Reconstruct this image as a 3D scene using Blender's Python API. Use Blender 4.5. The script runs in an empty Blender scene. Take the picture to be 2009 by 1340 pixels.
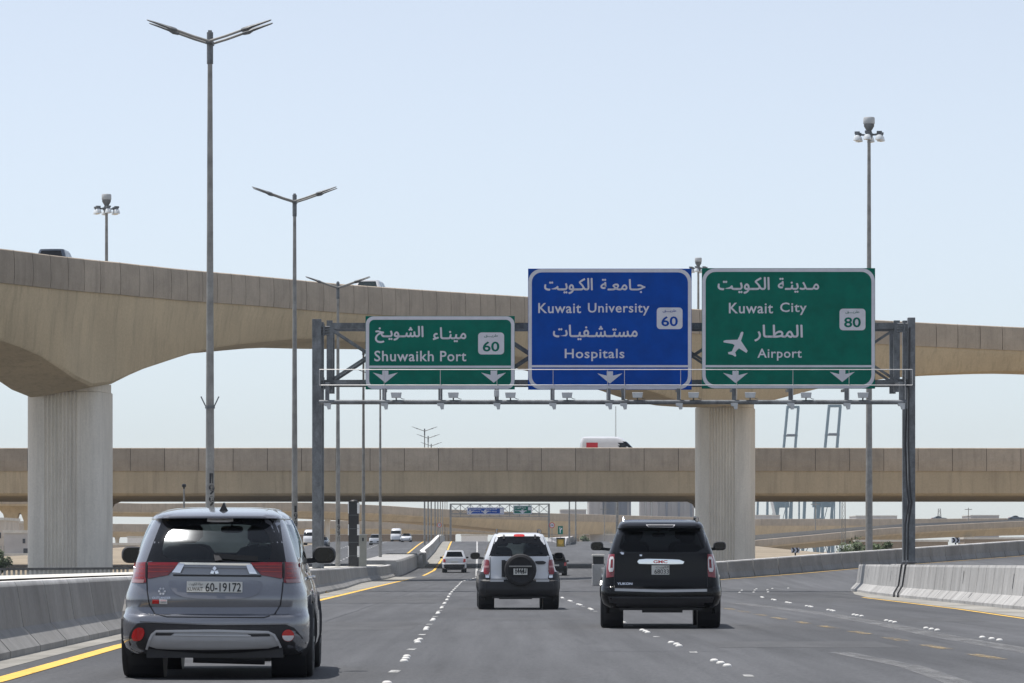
import bpy, bmesh, math, random
from mathutils import Vector, Matrix
from math import sin, cos, pi, radians as R, sqrt, atan2
random.seed(7)
S = bpy.context.scene
COL = S.collection

# ------------------------------------------------------------------ camera
F, CX, HY, CH = 7200.0, 1004.5, 1080.0, 1.2      # focal length (px of a 2009 px wide frame), image centre, horizon row, eye height
cd = bpy.data.cameras.new('camera'); cam = bpy.data.objects.new('camera', cd); COL.objects.link(cam)
cam.location = (0, 0, CH); cam.rotation_euler = (pi/2, 0, 0)
cd.sensor_width = 36; cd.lens = 36*F/2009; cd.shift_y = (HY-670)/2009
cd.clip_start = .5; cd.clip_end = 20000
S.camera = cam
# ------------------------------------------------------------------ sky, sun, exposure
SUN_DIR = Vector((-.27, .11, .955)).normalized()          # towards the sun
elev = math.asin(SUN_DIR.z); azim = atan2(SUN_DIR.x, SUN_DIR.y)
w = bpy.data.worlds.new('World'); S.world = w; w.use_nodes = True
nt = w.node_tree; bg = nt.nodes['Background']
sky = nt.nodes.new('ShaderNodeTexSky'); sky.sky_type = 'NISHITA'; sky.sun_disc = False
sky.sun_elevation = elev; sky.sun_rotation = azim; sky.air_density = 1.0; sky.dust_density = .2; sky.ozone_density = 9.0; sky.altitude = 0
hs = nt.nodes.new('ShaderNodeHueSaturation'); hs.inputs['Saturation'].default_value = .38
vm_ = nt.nodes.new('ShaderNodeVectorMath'); vm_.operation = 'MULTIPLY'; vm_.inputs[1].default_value = (.895, .91, .93)
nt.links.new(sky.outputs[0], hs.inputs['Color']); nt.links.new(hs.outputs[0], vm_.inputs[0]); nt.links.new(vm_.outputs[0], bg.inputs[0]); bg.inputs[1].default_value = .122
ld = bpy.data.lights.new('sun', 'SUN'); ld.energy = 3.85; ld.angle = R(.55); ld.color = (1, .955, .9)
sun = bpy.data.objects.new('sun', ld); COL.objects.link(sun)
sun.rotation_euler = SUN_DIR.to_track_quat('Z', 'Y').to_euler(); sun.location = (0, 0, 60)
S.view_settings.view_transform = 'Standard'; S.view_settings.look = 'None'; S.view_settings.gamma = 1; S.view_settings.exposure = 0.37
S.cycles.max_bounces = 8; S.cycles.transparent_max_bounces = 16; S.cycles.volume_bounces = 0
S.cycles.sample_clamp_indirect = 6; S.cycles.use_denoising = True

def at(px, py, Y): return Vector(((px-CX)/F*Y, Y, CH+(HY-py)/F*Y))

# ------------------------------------------------------------------ materials
MATS = {}
def mat(name, col, rough=.6, metal=0, var=0, scale=3.0, stretch=(1, 1, 1), bump=0, coat=0, bscale=None, spec=.5, emit=0, grain=0, col2=None, detail=4, contrast=(.35, .65), tintattr=False, streak=0):
    if name in MATS: return MATS[name]
    m = bpy.data.materials.new(name); m.use_nodes = True; n = m.node_tree.nodes; l = m.node_tree.links
    b = n['Principled BSDF']; b.inputs['Roughness'].default_value = rough; b.inputs['Metallic'].default_value = metal
    b.inputs['Coat Weight'].default_value = coat; b.inputs['Coat Roughness'].default_value = .04; b.inputs['Specular IOR Level'].default_value = spec
    b.inputs['Base Color'].default_value = (*col, 1)
    tc = n.new('ShaderNodeTexCoord')
    src = None
    if var or col2:
        mp = n.new('ShaderNodeMapping'); mp.inputs['Scale'].default_value = stretch; l.new(tc.outputs['Object'], mp.inputs[0])
        no = n.new('ShaderNodeTexNoise'); no.inputs['Scale'].default_value = scale; no.inputs['Detail'].default_value = detail; no.inputs['Roughness'].default_value = .62
        l.new(mp.outputs[0], no.inputs[0])
        mr = n.new('ShaderNodeMapRange'); mr.inputs[1].default_value = contrast[0]; mr.inputs[2].default_value = contrast[1]; l.new(no.outputs[0], mr.inputs[0])
        mx = n.new('ShaderNodeMix'); mx.data_type = 'RGBA'
        c2 = col2 or tuple(c*(1+var) for c in col); c1 = col if col2 else tuple(c*(1-var) for c in col)
        mx.inputs[6].default_value = (*c1, 1); mx.inputs[7].default_value = (*c2, 1)
        l.new(mr.outputs[0], mx.inputs[0]); src = mx.outputs[2]
    if grain:
        g = n.new('ShaderNodeTexNoise'); g.inputs['Scale'].default_value = bscale or 40; g.inputs['Detail'].default_value = 6; l.new(tc.outputs['Object'], g.inputs[0])
        gr = n.new('ShaderNodeMapRange'); gr.inputs[1].default_value = .3; gr.inputs[2].default_value = .7; gr.inputs[3].default_value = 1-grain; gr.inputs[4].default_value = 1+grain; l.new(g.outputs[0], gr.inputs[0])
        vm = n.new('ShaderNodeVectorMath'); vm.operation = 'SCALE'
        if src: l.new(src, vm.inputs[0])
        else: vm.inputs[0].default_value = col
        l.new(gr.outputs[0], vm.inputs['Scale']); src = vm.outputs[0]
    if streak:
        mp = n.new('ShaderNodeMapping'); mp.inputs['Scale'].default_value = (1, 1, .05); l.new(tc.outputs['Object'], mp.inputs[0])
        g = n.new('ShaderNodeTexNoise'); g.inputs['Scale'].default_value = 2.6; g.inputs['Detail'].default_value = 5; g.inputs['Roughness'].default_value = .7; l.new(mp.outputs[0], g.inputs[0])
        gr = n.new('ShaderNodeMapRange'); gr.inputs[1].default_value = .5; gr.inputs[2].default_value = .78; gr.inputs[3].default_value = 1; gr.inputs[4].default_value = 1-streak; l.new(g.outputs[0], gr.inputs[0])
        vm = n.new('ShaderNodeVectorMath'); vm.operation = 'SCALE'
        if src: l.new(src, vm.inputs[0])
        else: vm.inputs[0].default_value = col
        l.new(gr.outputs[0], vm.inputs['Scale']); src = vm.outputs[0]
    if tintattr:
        at_ = n.new('ShaderNodeAttribute'); at_.attribute_name = 'tone'
        vm = n.new('ShaderNodeVectorMath'); vm.operation = 'MULTIPLY'
        if src: l.new(src, vm.inputs[0])
        else: vm.inputs[0].default_value = col
        l.new(at_.outputs[0], vm.inputs[1]); src = vm.outputs[0]
    if src: l.new(src, b.inputs['Base Color'])
    if bump:
        bn = n.new('ShaderNodeTexNoise'); bn.inputs['Scale'].default_value = bscale or 30; bn.inputs['Detail'].default_value = 5; l.new(tc.outputs['Object'], bn.inputs[0])
        bp = n.new('ShaderNodeBump'); bp.inputs['Strength'].default_value = bump; bp.inputs['Distance'].default_value = .02; l.new(bn.outputs[0], bp.inputs['Height']); l.new(bp.outputs[0], b.inputs['Normal'])
    if emit: b.inputs['Emission Color'].default_value = (*col, 1); b.inputs['Emission Strength'].default_value = emit
    MATS[name] = m; return m
def glass_mat(name, tint, rough=.02, ior=1.5, opaque=0.0):
    m = bpy.data.materials.new(name); m.use_nodes = True; n = m.node_tree.nodes; l = m.node_tree.links
    n.remove(n['Principled BSDF']); out = n['Material Output']
    tr = n.new('ShaderNodeBsdfTransparent'); tr.inputs[0].default_value = (*tint, 1)
    gl = n.new('ShaderNodeBsdfGlossy'); gl.inputs['Roughness'].default_value = rough; gl.inputs[0].default_value = (.9, .95, 1, 1)
    fr = n.new('ShaderNodeFresnel'); fr.inputs[0].default_value = ior
    mx = n.new('ShaderNodeMixShader'); l.new(fr.outputs[0], mx.inputs[0]); l.new(tr.outputs[0], mx.inputs[1]); l.new(gl.outputs[0], mx.inputs[2])
    l.new(mx.outputs[0], out.inputs[0]); MATS[name] = m; return m

M = dict(
 girder=mat('painted_concrete', (.54, .435, .285), .85, var=.09, streak=.28, scale=.35, stretch=(1, 1, .5), bump=.15, grain=.06, bscale=9, tintattr=False),
 panel=mat('precast_concrete', (.42, .355, .28), .85, var=.09, streak=.25, scale=.8, bump=.15, grain=.07, bscale=12, tintattr=True),
 pillar=mat('pale_concrete', (.76, .71, .62), .85, streak=.2, var=.08, scale=.6, stretch=(1.5, 1.5, .35), bump=.15, grain=.05, bscale=10),
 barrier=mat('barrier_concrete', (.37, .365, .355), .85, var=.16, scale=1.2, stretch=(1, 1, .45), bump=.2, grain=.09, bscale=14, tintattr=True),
 pale=mat('bleached_concrete', (.62, .6, .55), .9, var=.1, scale=.8, grain=.08, bscale=10),
 dark=mat('joint_shadow', (.05, .045, .04), .9, var=.1, scale=2),
 galv=mat('galvanised_steel', (.27, .265, .25), .6, metal=.1, var=.2, scale=2.2, grain=.06, bscale=20),
 gantry=mat('weathered_grey_steel', (.15, .16, .17), .55, metal=.2, var=.35, scale=2.5, stretch=(1, 1, .6), grain=.15, bscale=18),
 rail=mat('rail_steel', (.55, .55, .55), .4, metal=.4, var=.1),
 signgreen=mat('sign_green', (.0, .135, .095), .6, spec=.05, var=.12, scale=1.5, grain=.05, bscale=40),
 signblue=mat('sign_blue', (.0, .058, .34), .6, spec=.05, var=.12, scale=1.5, grain=.05, bscale=40),
 signwhite=mat('sign_white', (.62, .62, .67), .6, spec=.1, var=.05, scale=3),
 white=mat('white_paint', (.8, .8, .79), .5, var=.05, scale=3),
 lampbox=mat('lamp_housing_grey', (.5, .52, .53), .5, var=.08, scale=4),
 blk=mat('black_paint', (.012, .012, .014), .45, var=.2, scale=5),
 rubber=mat('tyre_rubber', (.018, .018, .02), .75, var=.2, scale=8, bump=.2),
 plastic=mat('black_plastic', (.02, .02, .023), .5, var=.15, scale=6),
 trimgrey=mat('dark_trim', (.02, .02, .023), .55, var=.15, scale=6),
 inter=mat('cabin_fabric', (.03, .032, .035), .9, var=.2, scale=6),
 chrome=mat('chrome', (.75, .76, .78), .12, metal=1, var=.02, scale=3),
 silver=mat('satin_silver_trim', (.5, .51, .53), .35, metal=.3, var=.04, scale=3),
 rim=mat('alloy_rim', (.25, .26, .27), .35, metal=.8, var=.05, scale=5),
 red=mat('red_lens', (.2, .004, .01), .15, coat=.6, var=.25, scale=14, stretch=(1, 1, 5)),
 redpatch=mat('red_reflector', (.5, .01, .01), .25, coat=.5, var=.1, scale=10),
 lens=mat('clear_lens', (.6, .58, .58), .15, coat=.6, var=.12, scale=14),
 plate=mat('plate_white', (.62, .62, .58), .5, var=.05, scale=10),
 frit=mat('black_glass', (.008, .009, .011), .06, spec=.35, var=.1, scale=3),
 paintgrey=mat('metallic_grey_paint', (.2, .207, .23), .25, metal=.5, coat=1, var=.04, scale=2, grain=.03, bscale=60),
 paintblack=mat('gloss_black_paint', (.004, .004, .005), .18, spec=.22, coat=.1, var=.1, scale=2),
 paintwhite=mat('white_car_paint', (.62, .64, .67), .3, coat=.8, var=.03, scale=2),
 paintnavy=mat('dark_blue_car_paint', (.03, .045, .07), .3, coat=.8, var=.05, scale=2),
 painttruck=mat('yellow_truck_paint', (.45, .3, .03), .5, var=.15, scale=3),
 floodglass=mat('frosted_flood_glass', (.7, .74, .76), .25, coat=.5, var=.08, scale=6),
 leaf=mat('foliage', (.055, .085, .03), .7, var=.45, scale=1.3),
 bark=mat('bark', (.12, .09, .06), .9, var=.2, scale=4),
 wall=mat('cream_render', (.55, .5, .44), .85, var=.1, scale=.5, grain=.05, bscale=4),
 wallgrey=mat('pale_grey_render', (.47, .46, .46), .85, var=.1, scale=.4),
 silo=mat('silo_concrete', (.36, .345, .345), .85, var=.1, scale=.04),
 silodark=mat('silo_dark_cladding', (.2, .215, .26), .8, var=.1, scale=.04),
 crane=mat('blue_crane_paint', (.12, .2, .25), .5, var=.1, scale=.05),
 cranegrey=mat('grey_crane_steel', (.14, .16, .2), .5, var=.1, scale=.05),
 windowdark=mat('dark_window', (.04, .045, .06), .2, var=.1, scale=2),
 lanewhite=mat('white_road_paint', (.72, .72, .7), .7, var=.12, scale=2.5, grain=.1, bscale=12),
 laneyellow=mat('yellow_road_paint', (.78, .47, .08), .7, var=.12, scale=2.2, grain=.12, bscale=9),
 lanefaded=mat('faded_yellow_paint', (.2, .15, .085), .8, col2=(.42, .3, .13), scale=4),
 laneghost=mat('worn_white_paint', (.11, .11, .11), .8, col2=(.33, .33, .325), scale=6),
 stud=mat('white_ceramic', (.66, .65, .62), .5, var=.2, scale=30),
 apron=mat('concrete_shoulder', (.27, .26, .235), .9, var=.22, scale=.9, stretch=(1, .35, 1), grain=.12, bscale=8),
 redpanel=mat('red_lettered_panel', (.5, .02, .035), .5, var=.05),
)
M['glass'] = glass_mat('tinted_glass', (.66, .74, .72), .03)
M['glassclear'] = glass_mat('clear_glass', (.78, .85, .85), .02)
M['glassdark'] = glass_mat('privacy_glass', (.07, .08, .09), .02, 1.3)
M['glasssun'] = glass_mat('dusty_rear_glass', (.6, .68, .66), .15, 1.5)

def worn_mat(name, col, keep, scale=3.0, stretch=(1, .25, 1), soft=.25):
    m = mat(name, col, .75, var=.12, scale=2); n = m.node_tree.nodes; l = m.node_tree.links; b = n['Principled BSDF']; tc = n.new('ShaderNodeTexCoord')
    mp = n.new('ShaderNodeMapping'); mp.inputs['Scale'].default_value = stretch; l.new(tc.outputs['Object'], mp.inputs[0]); q = n.new('ShaderNodeTexNoise'); q.inputs['Scale'].default_value = scale; q.inputs['Detail'].default_value = 9; q.inputs['Roughness'].default_value = .75; l.new(mp.outputs[0], q.inputs[0])
    r = n.new('ShaderNodeMapRange'); r.inputs[1].default_value = 1-keep-soft/2; r.inputs[2].default_value = 1-keep+soft/2; l.new(q.outputs[0], r.inputs[0]); l.new(r.outputs[0], b.inputs['Alpha']); return m
for k_ in ('lanewhite', 'laneyellow', 'lanefaded', 'laneghost'): del MATS[M[k_].name]; bpy.data.materials.remove(M[k_])
M['lanewhite'] = worn_mat('white_road_paint', (.74, .74, .72), .62, soft=.1)
M['laneyellow'] = worn_mat('yellow_road_paint', (.78, .48, .09), .64, soft=.1)
M['lanefaded'] = worn_mat('faded_yellow_paint', (.42, .31, .15), .45, scale=5)
M['laneghost'] = worn_mat('worn_white_paint', (.26, .26, .26), .42, scale=4, stretch=(1, .15, 1), soft=.45)

M['laneghost2'] = worn_mat('dirty_white_paint', (.45, .45, .44), .55, scale=9, soft=.3)

# asphalt: fine grain, long soft streaks, slightly polished wheel tracks
def asphalt():
    m = bpy.data.materials.new('asphalt'); m.use_nodes = True; n = m.node_tree.nodes; l = m.node_tree.links; b = n['Principled BSDF']
    b.inputs['Roughness'].default_value = .82; b.inputs['Specular IOR Level'].default_value = .3
    tc = n.new('ShaderNodeTexCoord')
    def noise(scale, st, det=4, rough=.6):
        mp = n.new('ShaderNodeMapping'); mp.inputs['Scale'].default_value = st; l.new(tc.outputs['Object'], mp.inputs[0])
        q = n.new('ShaderNodeTexNoise'); q.inputs['Scale'].default_value = scale; q.inputs['Detail'].default_value = det; q.inputs['Roughness'].default_value = rough; l.new(mp.outputs[0], q.inputs[0]); return q.outputs[0]
    def rng(s, a, b2, c, d):
        q = n.new('ShaderNodeMapRange'); q.inputs[1].default_value = a; q.inputs[2].default_value = b2; q.inputs[3].default_value = c; q.inputs[4].default_value = d; l.new(s, q.inputs[0]); return q.outputs[0]
    def mul(a, b2):
        q = n.new('ShaderNodeMath'); q.operation = 'MULTIPLY'; l.new(a, q.inputs[0]); l.new(b2, q.inputs[1]); return q.outputs[0]
    f = mul(rng(noise(.25, (1, .12, 1)), .3, .7, .74, 1.24), rng(noise(1.1, (2.2, .05, 1), 3), .3, .7, .82, 1.17))
    f = mul(f, rng(noise(28, (1, .3, 1), 8, .75), .25, .75, .62, 1.4))
    f = mul(f, rng(noise(.6, (.15, 1.4, 1), 2), .62, .72, 1, .86))
    f = mul(f, rng(noise(.9, (1.6, .07, 1), 5, .7), .58, .74, 1, .72)); f = mul(f, rng(noise(3.0, (1, .35, 1), 3), .66, .74, 1, .7))
    c = n.new('ShaderNodeVectorMath'); c.operation = 'SCALE'; c.inputs[0].default_value = (.083, .085, .090); l.new(f, c.inputs['Scale']); l.new(c.outputs[0], b.inputs['Base Color'])
    bp = n.new('ShaderNodeBump'); bp.inputs['Strength'].default_value = .25; bp.inputs['Distance'].default_value = .01
    l.new(noise(60, (1, .5, 1), 4), bp.inputs['Height']); l.new(bp.outputs[0], b.inputs['Normal'])
    return m
M['asphalt'] = asphalt()
M['sand'] = mat('desert_sand', (.27, .22, .155), .95, var=.18, scale=.06, grain=.12, bscale=1.5)

# ------------------------------------------------------------------ mesh helpers
class MB:
    def __init__(s): s.v = []; s.f = []; s.m = []; s.tone = []; s.t = 1.0
    def add(s, vs, fs, m=0):
        k = len(s.v); s.v += [tuple(v) for v in vs]; s.tone += [s.t]*len(vs)
        for f in fs: s.f.append([k+i for i in f]); s.m.append(m)
    def box(s, x0, x1, y0, y1, z0, z1, m=0):
        s.add([(x0,y0,z0),(x1,y0,z0),(x1,y1,z0),(x0,y1,z0),(x0,y0,z1),(x1,y0,z1),(x1,y1,z1),(x0,y1,z1)],
              [(0,3,2,1),(4,5,6,7),(0,1,5,4),(1,2,6,5),(2,3,7,6),(3,0,4,7)], m)
    def beam(s, p, q, w_, h_, m=0):
        p = Vector(p); q = Vector(q); d = (q-p).normalized(); up = Vector((0,0,1)) if abs(d.z) < .95 else Vector((0,1,0))
        a = d.cross(up).normalized()*w_/2; b = a.cross(d).normalized()*h_/2
        s.add([p-a-b,p+a-b,p+a+b,p-a+b,q-a-b,q+a-b,q+a+b,q-a+b], [(0,3,2,1),(4,5,6,7),(0,1,5,4),(1,2,6,5),(2,3,7,6),(3,0,4,7)], m)
    def cyl(s, p, q, r0, r1=None, n=12, m=0, cap=True):
        r1 = r0 if r1 is None else r1; p = Vector(p); q = Vector(q); d = (q-p).normalized()
        a = d.orthogonal().normalized(); b = d.cross(a); vs = []
        for c, r in ((p, r0), (q, r1)):
            for i in range(n): t = 2*pi*i/n; vs.append(c+a*cos(t)*r+b*sin(t)*r)
        fs = [(i, (i+1) % n, n+(i+1) % n, n+i) for i in range(n)]
        if cap: fs += [tuple(range(n))[::-1], tuple(range(n, 2*n))]
        s.add(vs, fs, m)
    def tube(s, pts, r, n=8, m=0):
        for a, b in zip(pts, pts[1:]): s.cyl(a, b, r, r, n, m)
    def lathe(s, prof, origin=(0,0,0), axis='z', n=24, m=0, close=False):
        vs = []; fs = []; o = Vector(origin)
        for r, h in prof:
            for i in range(n):
                t = 2*pi*i/n
                vs.append(o+{'z': Vector((r*cos(t), r*sin(t), h)), 'x': Vector((h, r*cos(t), r*sin(t))), 'y': Vector((r*cos(t), h, r*sin(t)))}[axis])
        for j in range(len(prof)-1):
            for i in range(n): fs.append((j*n+i, j*n+(i+1) % n, (j+1)*n+(i+1) % n, (j+1)*n+i))
        if prof[0][0] > 1e-4: fs.append(tuple(range(n))[::-1])
        if prof[-1][0] > 1e-4: fs.append(tuple(range((len(prof)-1)*n, len(prof)*n)))
        s.add(vs, fs, m)
    def sweep(s, secs, m=0, closed=True, cap=True):
        n = len(secs[0]); vs = [v for sec in secs for v in sec]; fs = []
        for j in range(len(secs)-1):
            for i in range(n if closed else n-1): fs.append((j*n+i, j*n+(i+1) % n, (j+1)*n+(i+1) % n, (j+1)*n+i))
        if cap and closed: fs += [tuple(range(n))[::-1], tuple(range((len(secs)-1)*n, len(secs)*n))]
        s.add(vs, fs, m)
    def prism(s, poly, y0, y1, m=0):     # poly in (x, z), extruded in y
        n = len(poly); s.add([(x, y0, z) for x, z in poly]+[(x, y1, z) for x, z in poly],
            [tuple(range(n)), tuple(range(n, 2*n))[::-1]]+[(i, n+i, n+(i+1) % n, (i+1) % n) for i in range(n)], m)
    def build(s, name, mats, parent=None, smooth=None, bevel=0, loc=None, merge=False):
        me = bpy.data.meshes.new(name); me.from_pydata(s.v, [], s.f)
        for mt in (mats if isinstance(mats, (list, tuple)) else [mats]): me.materials.append(mt)
        for i, p in enumerate(me.polygons): p.material_index = s.m[i]
        if any(t != 1.0 for t in s.tone):
            ca = me.color_attributes.new('tone', 'FLOAT_COLOR', 'POINT')
            for i, t in enumerate(s.tone):
                ca.data[i].color = (t, t, t, 1) if isinstance(t, float) else (*t, 1)
        elif any(getattr(mt, 'name', '') in ('precast_concrete', 'barrier_concrete') for mt in me.materials):
            ca = me.color_attributes.new('tone', 'FLOAT_COLOR', 'POINT')
            for i in range(len(s.v)): ca.data[i].color = (1, 1, 1, 1)
        bm = bmesh.new(); bm.from_mesh(me)
        if merge: bmesh.ops.remove_doubles(bm, verts=bm.verts, dist=1e-4)
        bmesh.ops.recalc_face_normals(bm, faces=bm.faces)
        bm.to_mesh(me); bm.free()
        if smooth is not None:
            for p in me.polygons: p.use_smooth = True
            me.set_sharp_from_angle(angle=R(smooth))
        o = bpy.data.objects.new(name, me); COL.objects.link(o)
        if parent: o.parent = parent
        if loc: o.location = loc
        if bevel:
            b = o.modifiers.new('b', 'BEVEL'); b.width = bevel; b.segments = 2; b.limit_method = 'ANGLE'; b.angle_limit = R(40)
        return o
def tag(o, label=None, cat=None, group=None, kind=None):
    if label: o['label'] = label
    if cat: o['category'] = cat
    if group: o['group'] = group
    if kind: o['kind'] = kind
    return o
def thing(name, label, cat, loc=(0,0,0), rz=0, group=None):
    o = bpy.data.objects.new(name, None); COL.objects.link(o); o.location = loc; o.rotation_euler = (0, 0, rz); o.empty_display_size = .3
    return tag(o, label, cat, group)
def dup(root, loc=None, rz=None, label=None, scale=None):
    def cp(o, par):
        c = o.copy(); COL.objects.link(c); c.parent = par
        for ch in [x for x in ALLCH.get(o.name, [])]: cp(ch, c)
        return c
    global ALLCH
    ALLCH = {}
    for x in COL.objects:
        if x.parent: ALLCH.setdefault(x.parent.name, []).append(x)
    c = cp(root, None)
    if loc is not None: c.location = loc
    if rz is not None: c.rotation_euler = (0, 0, rz)
    if scale: c.scale = (scale,)*3 if isinstance(scale, (int, float)) else scale
    if label: c['label'] = label
    return c

# ------------------------------------------------------------------ lettering (built-in font, Arabic shaped by hand into joined forms)
AR = {'ا': (0xFE8D, 0), 'ة': (0xFE93, 0), 'ت': (0xFE95, 1), 'ج': (0xFE9D, 1), 'خ': (0xFEA5, 1), 'د': (0xFEA9, 0), 'ر': (0xFEAD, 0), 'س': (0xFEB1, 1), 'ش': (0xFEB5, 1),
      'ط': (0xFEC1, 1), 'ع': (0xFEC9, 1), 'ف': (0xFED1, 1), 'ق': (0xFED5, 1), 'ك': (0xFED9, 1), 'ل': (0xFEDD, 1), 'م': (0xFEE1, 1), 'ن': (0xFEE5, 1), 'و': (0xFEED, 0), 'ي': (0xFEF1, 1), 'ب': (0xFE8F, 1)}
def shape(s):
    out = []
    for i, c in enumerate(s):
        pj = i > 0 and (s[i-1] == 'ـ' or AR.get(s[i-1], (0, 0))[1]); nj = i+1 < len(s) and (s[i+1] in AR or s[i+1] == 'ـ')
        if c == 'ء': out.append('\ufe80'); continue
        if c not in AR: out.append(c); continue
        b, dual = AR[c]; k = (3 if pj and nj else 2 if nj else 1 if pj else 0) if dual else (1 if pj else 0)
        out.append(chr(b+k))
    return ''.join(reversed(out))
_tc = {}
def text_geo(s, bold=.0, space=1.0):
    key = (s, bold, space)
    if key not in _tc:
        c = bpy.data.curves.new('tmp', 'FONT'); c.body = s; c.offset = bold; c.resolution_u = 3; c.space_character = space; c.fill_mode = 'FRONT'
        o = bpy.data.objects.new('tmp', c); COL.objects.link(o); dg = bpy.context.evaluated_depsgraph_get(); dg.update()
        me = bpy.data.meshes.new_from_object(o.evaluated_get(dg)); vs = [(v.co.x, v.co.y) for v in me.vertices]; fs = [tuple(p.vertices) for p in me.polygons]
        bpy.data.objects.remove(o); bpy.data.curves.remove(c); bpy.data.meshes.remove(me)
        x0 = min(v[0] for v in vs); x1 = max(v[0] for v in vs); y0 = min(v[1] for v in vs); y1 = max(v[1] for v in vs)
        _tc[key] = ([((x-x0)/(x1-x0), (y-y0)/(y1-y0)) for x, y in vs], fs)
    return _tc[key]
def put_text(mb, s, box, y, bold=.0, m=0, space=1.0, fn=None, arabic=False):   # box = (x0, x1, z0, z1)
    vs, fs = text_geo(shape(s) if arabic else s, 0 if arabic else bold, space); x0, x1, z0, z1 = box
    d = bold*(z1-z0)*.75 if arabic else 0          # joined script is thickened by laying slightly shifted copies in front of each other
    for k, (a, b) in enumerate(((0, 0), (d, 0), (-d, 0), (0, d), (0, -d)) if d else ((0, 0),)):
        pts = [(x0+d+u*(x1-x0-2*d)+a, z0+d+v*(z1-z0-2*d)+b) for u, v in vs]
        mb.add([(x, (fn(x, z) if fn else 0)+y-k*.0006, z) for x, z in pts], fs, m)

# ------------------------------------------------------------------ ground levels
PROF = [(0,.137),(250,-.696),(278,-.50),(320,-.04),(400,1.02),(470,1.85),(525,2.42),(555,2.6),(590,2.55),(640,2.1),(720,1.2),(900,-.3),(1200,-1)]
def lerp(tab, x):
    if x <= tab[0][0]: return tab[0][1]
    for (a, p), (b, q) in zip(tab, tab[1:]):
        if x <= b: return p+(q-p)*(x-a)/(b-a)
    return tab[-1][1]
def smooth(x, a, b):
    t = min(1, max(0, (x-a)/(b-a))); return t*t*(3-2*t)
_pt = [sum(lerp(PROF, y+d) for d in (-16,-8,0,8,16))/5 if y > 20 else lerp(PROF, y) for y in range(0, 1400)]
def prof(y):
    y = min(1398, max(0, y)); i = int(y); return _pt[i]+(_pt[i+1]-_pt[i])*(y-i)
def G(x, y):
    z = prof(y)
    rise = z+.55
    if y > 250: z -= rise*(smooth(x, 26, 60)+smooth(-x, 44, 80))*min(1, (y-250)/60)*(1 if rise > 0 else 0)
    if y > 105: z += .062*max(0, x-4.5)*smooth(y, 142, 180)*(1-smooth(y, 215, 300))*(1-smooth(x, 40, 90))
    return z
def Gy(px, py):      # not used for placing: finds where a row of the near road lies
    return 7652/(py-1104)

# ------------------------------------------------------------------ ground, road, markings (structure)
def grid(name, m, xs, ys, dz, zf=G, kind='structure'):
    mb = MB(); n = len(xs); vs = [(x, y, zf(x, y)+dz) for y in ys for x in xs]
    fs = [(j*n+i, j*n+i+1, (j+1)*n+i+1, (j+1)*n+i) for j in range(len(ys)-1) for i in range(n-1)]
    mb.add(vs, fs); return tag(mb.build(name, m, smooth=180), kind=kind)
xs = sorted(set([-4000,-2000,-1000,-500,-250,-160,-120,-100]+list(range(-90, 101, 5))+[120,160,250,500,1000,2000,4000]))
ys = sorted(set(list(range(-60, 1000, 8))+[1050,1100,1200,1350,1600,2000,3000,4500,7000]))
grid('ground', M['sand'], xs, ys, -.07)
rx = [-46+2*i for i in range(50)]; ry = [2*i for i in range(6, 330)]
mb = MB(); n = len(rx); mb.add([(x, y, G(x, y)) for y in ry for x in rx], [(j*n+i, j*n+i+1, (j+1)*n+i+1, (j+1)*n+i) for j in range(len(ry)-1) for i in range(n-1)
    if not (ry[j] > 232 and rx[i] >= 14) and not (ry[j] > 262 and rx[i] < -26)])
rd = tag(mb.build('road', M['asphalt'], smooth=180), kind='structure')

def strip(mb, pts, wd, dz=.006, step=2.0, m=0):     # ribbon along (x, y) points lying on the road
    P = []
    for (x0, y0), (x1, y1) in zip(pts, pts[1:]):
        k = max(1, int(abs(y1-y0)/step)+int(abs(x1-x0)/step))
        for i in range(k): P.append((x0+(x1-x0)*i/k, y0+(y1-y0)*i/k))
    P.append(pts[-1]); L = []
    for i, (x, y) in enumerate(P):
        a = P[max(0, i-1)]; b = P[min(len(P)-1, i+1)]; dx, dy = b[0]-a[0], b[1]-a[1]; q = sqrt(dx*dx+dy*dy); nx, ny = dy/q*wd/2, -dx/q*wd/2
        L += [(x-nx, y-ny, G(x-nx, y-ny)+dz), (x+nx, y+ny, G(x+nx, y+ny)+dz)]
    mb.add(L, [(2*i, 2*i+1, 2*i+3, 2*i+2) for i in range(len(P)-1)], m)
def linex(tab, y):
    return lerp([(b, a) for a, b in tab], y)
LY = [(-4.45,14),(-4.63,33),(-5.0,47),(-5.22,70),(-5.47,108),(-5.88,150),(-6.25,190),(-6.6,232),(-6.35,262),(-6.15,290),(-6.45,322),(-7.1,400),(-8.9,540),(-9.6,620)]
LA = [(-1.0,20),(-1.17,40),(-1.42,64),(-1.64,86),(-2.1,125),(-2.83,207),(-2.62,235),(-2.45,255),(-2.7,280),(-3.0,313),(-3.8,400),(-5.0,525),(-5.9,620)]
LB = [(2.35,14),(2.2,38.6),(2.05,56),(1.78,84),(1.5,112),(1.1,160),(.7,207),(.7,250),(.4,300),(-.4,400),(-1.6,525)]
LC = [(6.4,40),(6.66,58.4),(6.8,66),(7.06,81),(7.3,97),(7.6,111),(8.3,126),(9.4,142),(12.3,156),(16,182)]
LD = [(5.45,20),(5.36,39.6),(5.3,54),(5.1,68),(5.05,73),(4.95,90),(4.9,105),(5.1,125)]
RY = [(9.2,40),(9.55,62),(9.72,70),(10.0,78),(10.2,84),(10.45,98),(10.7,112),(11.4,124),(12.2,133)]
mk = MB(); strip(mk, [(x, y) for x, y in LY if y < 236], .2); strip(mk, [(x, y) for x, y in LY if y > 255], .2)
strip(mk, [p for p in RY if p[1] < 120], .11)
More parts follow.
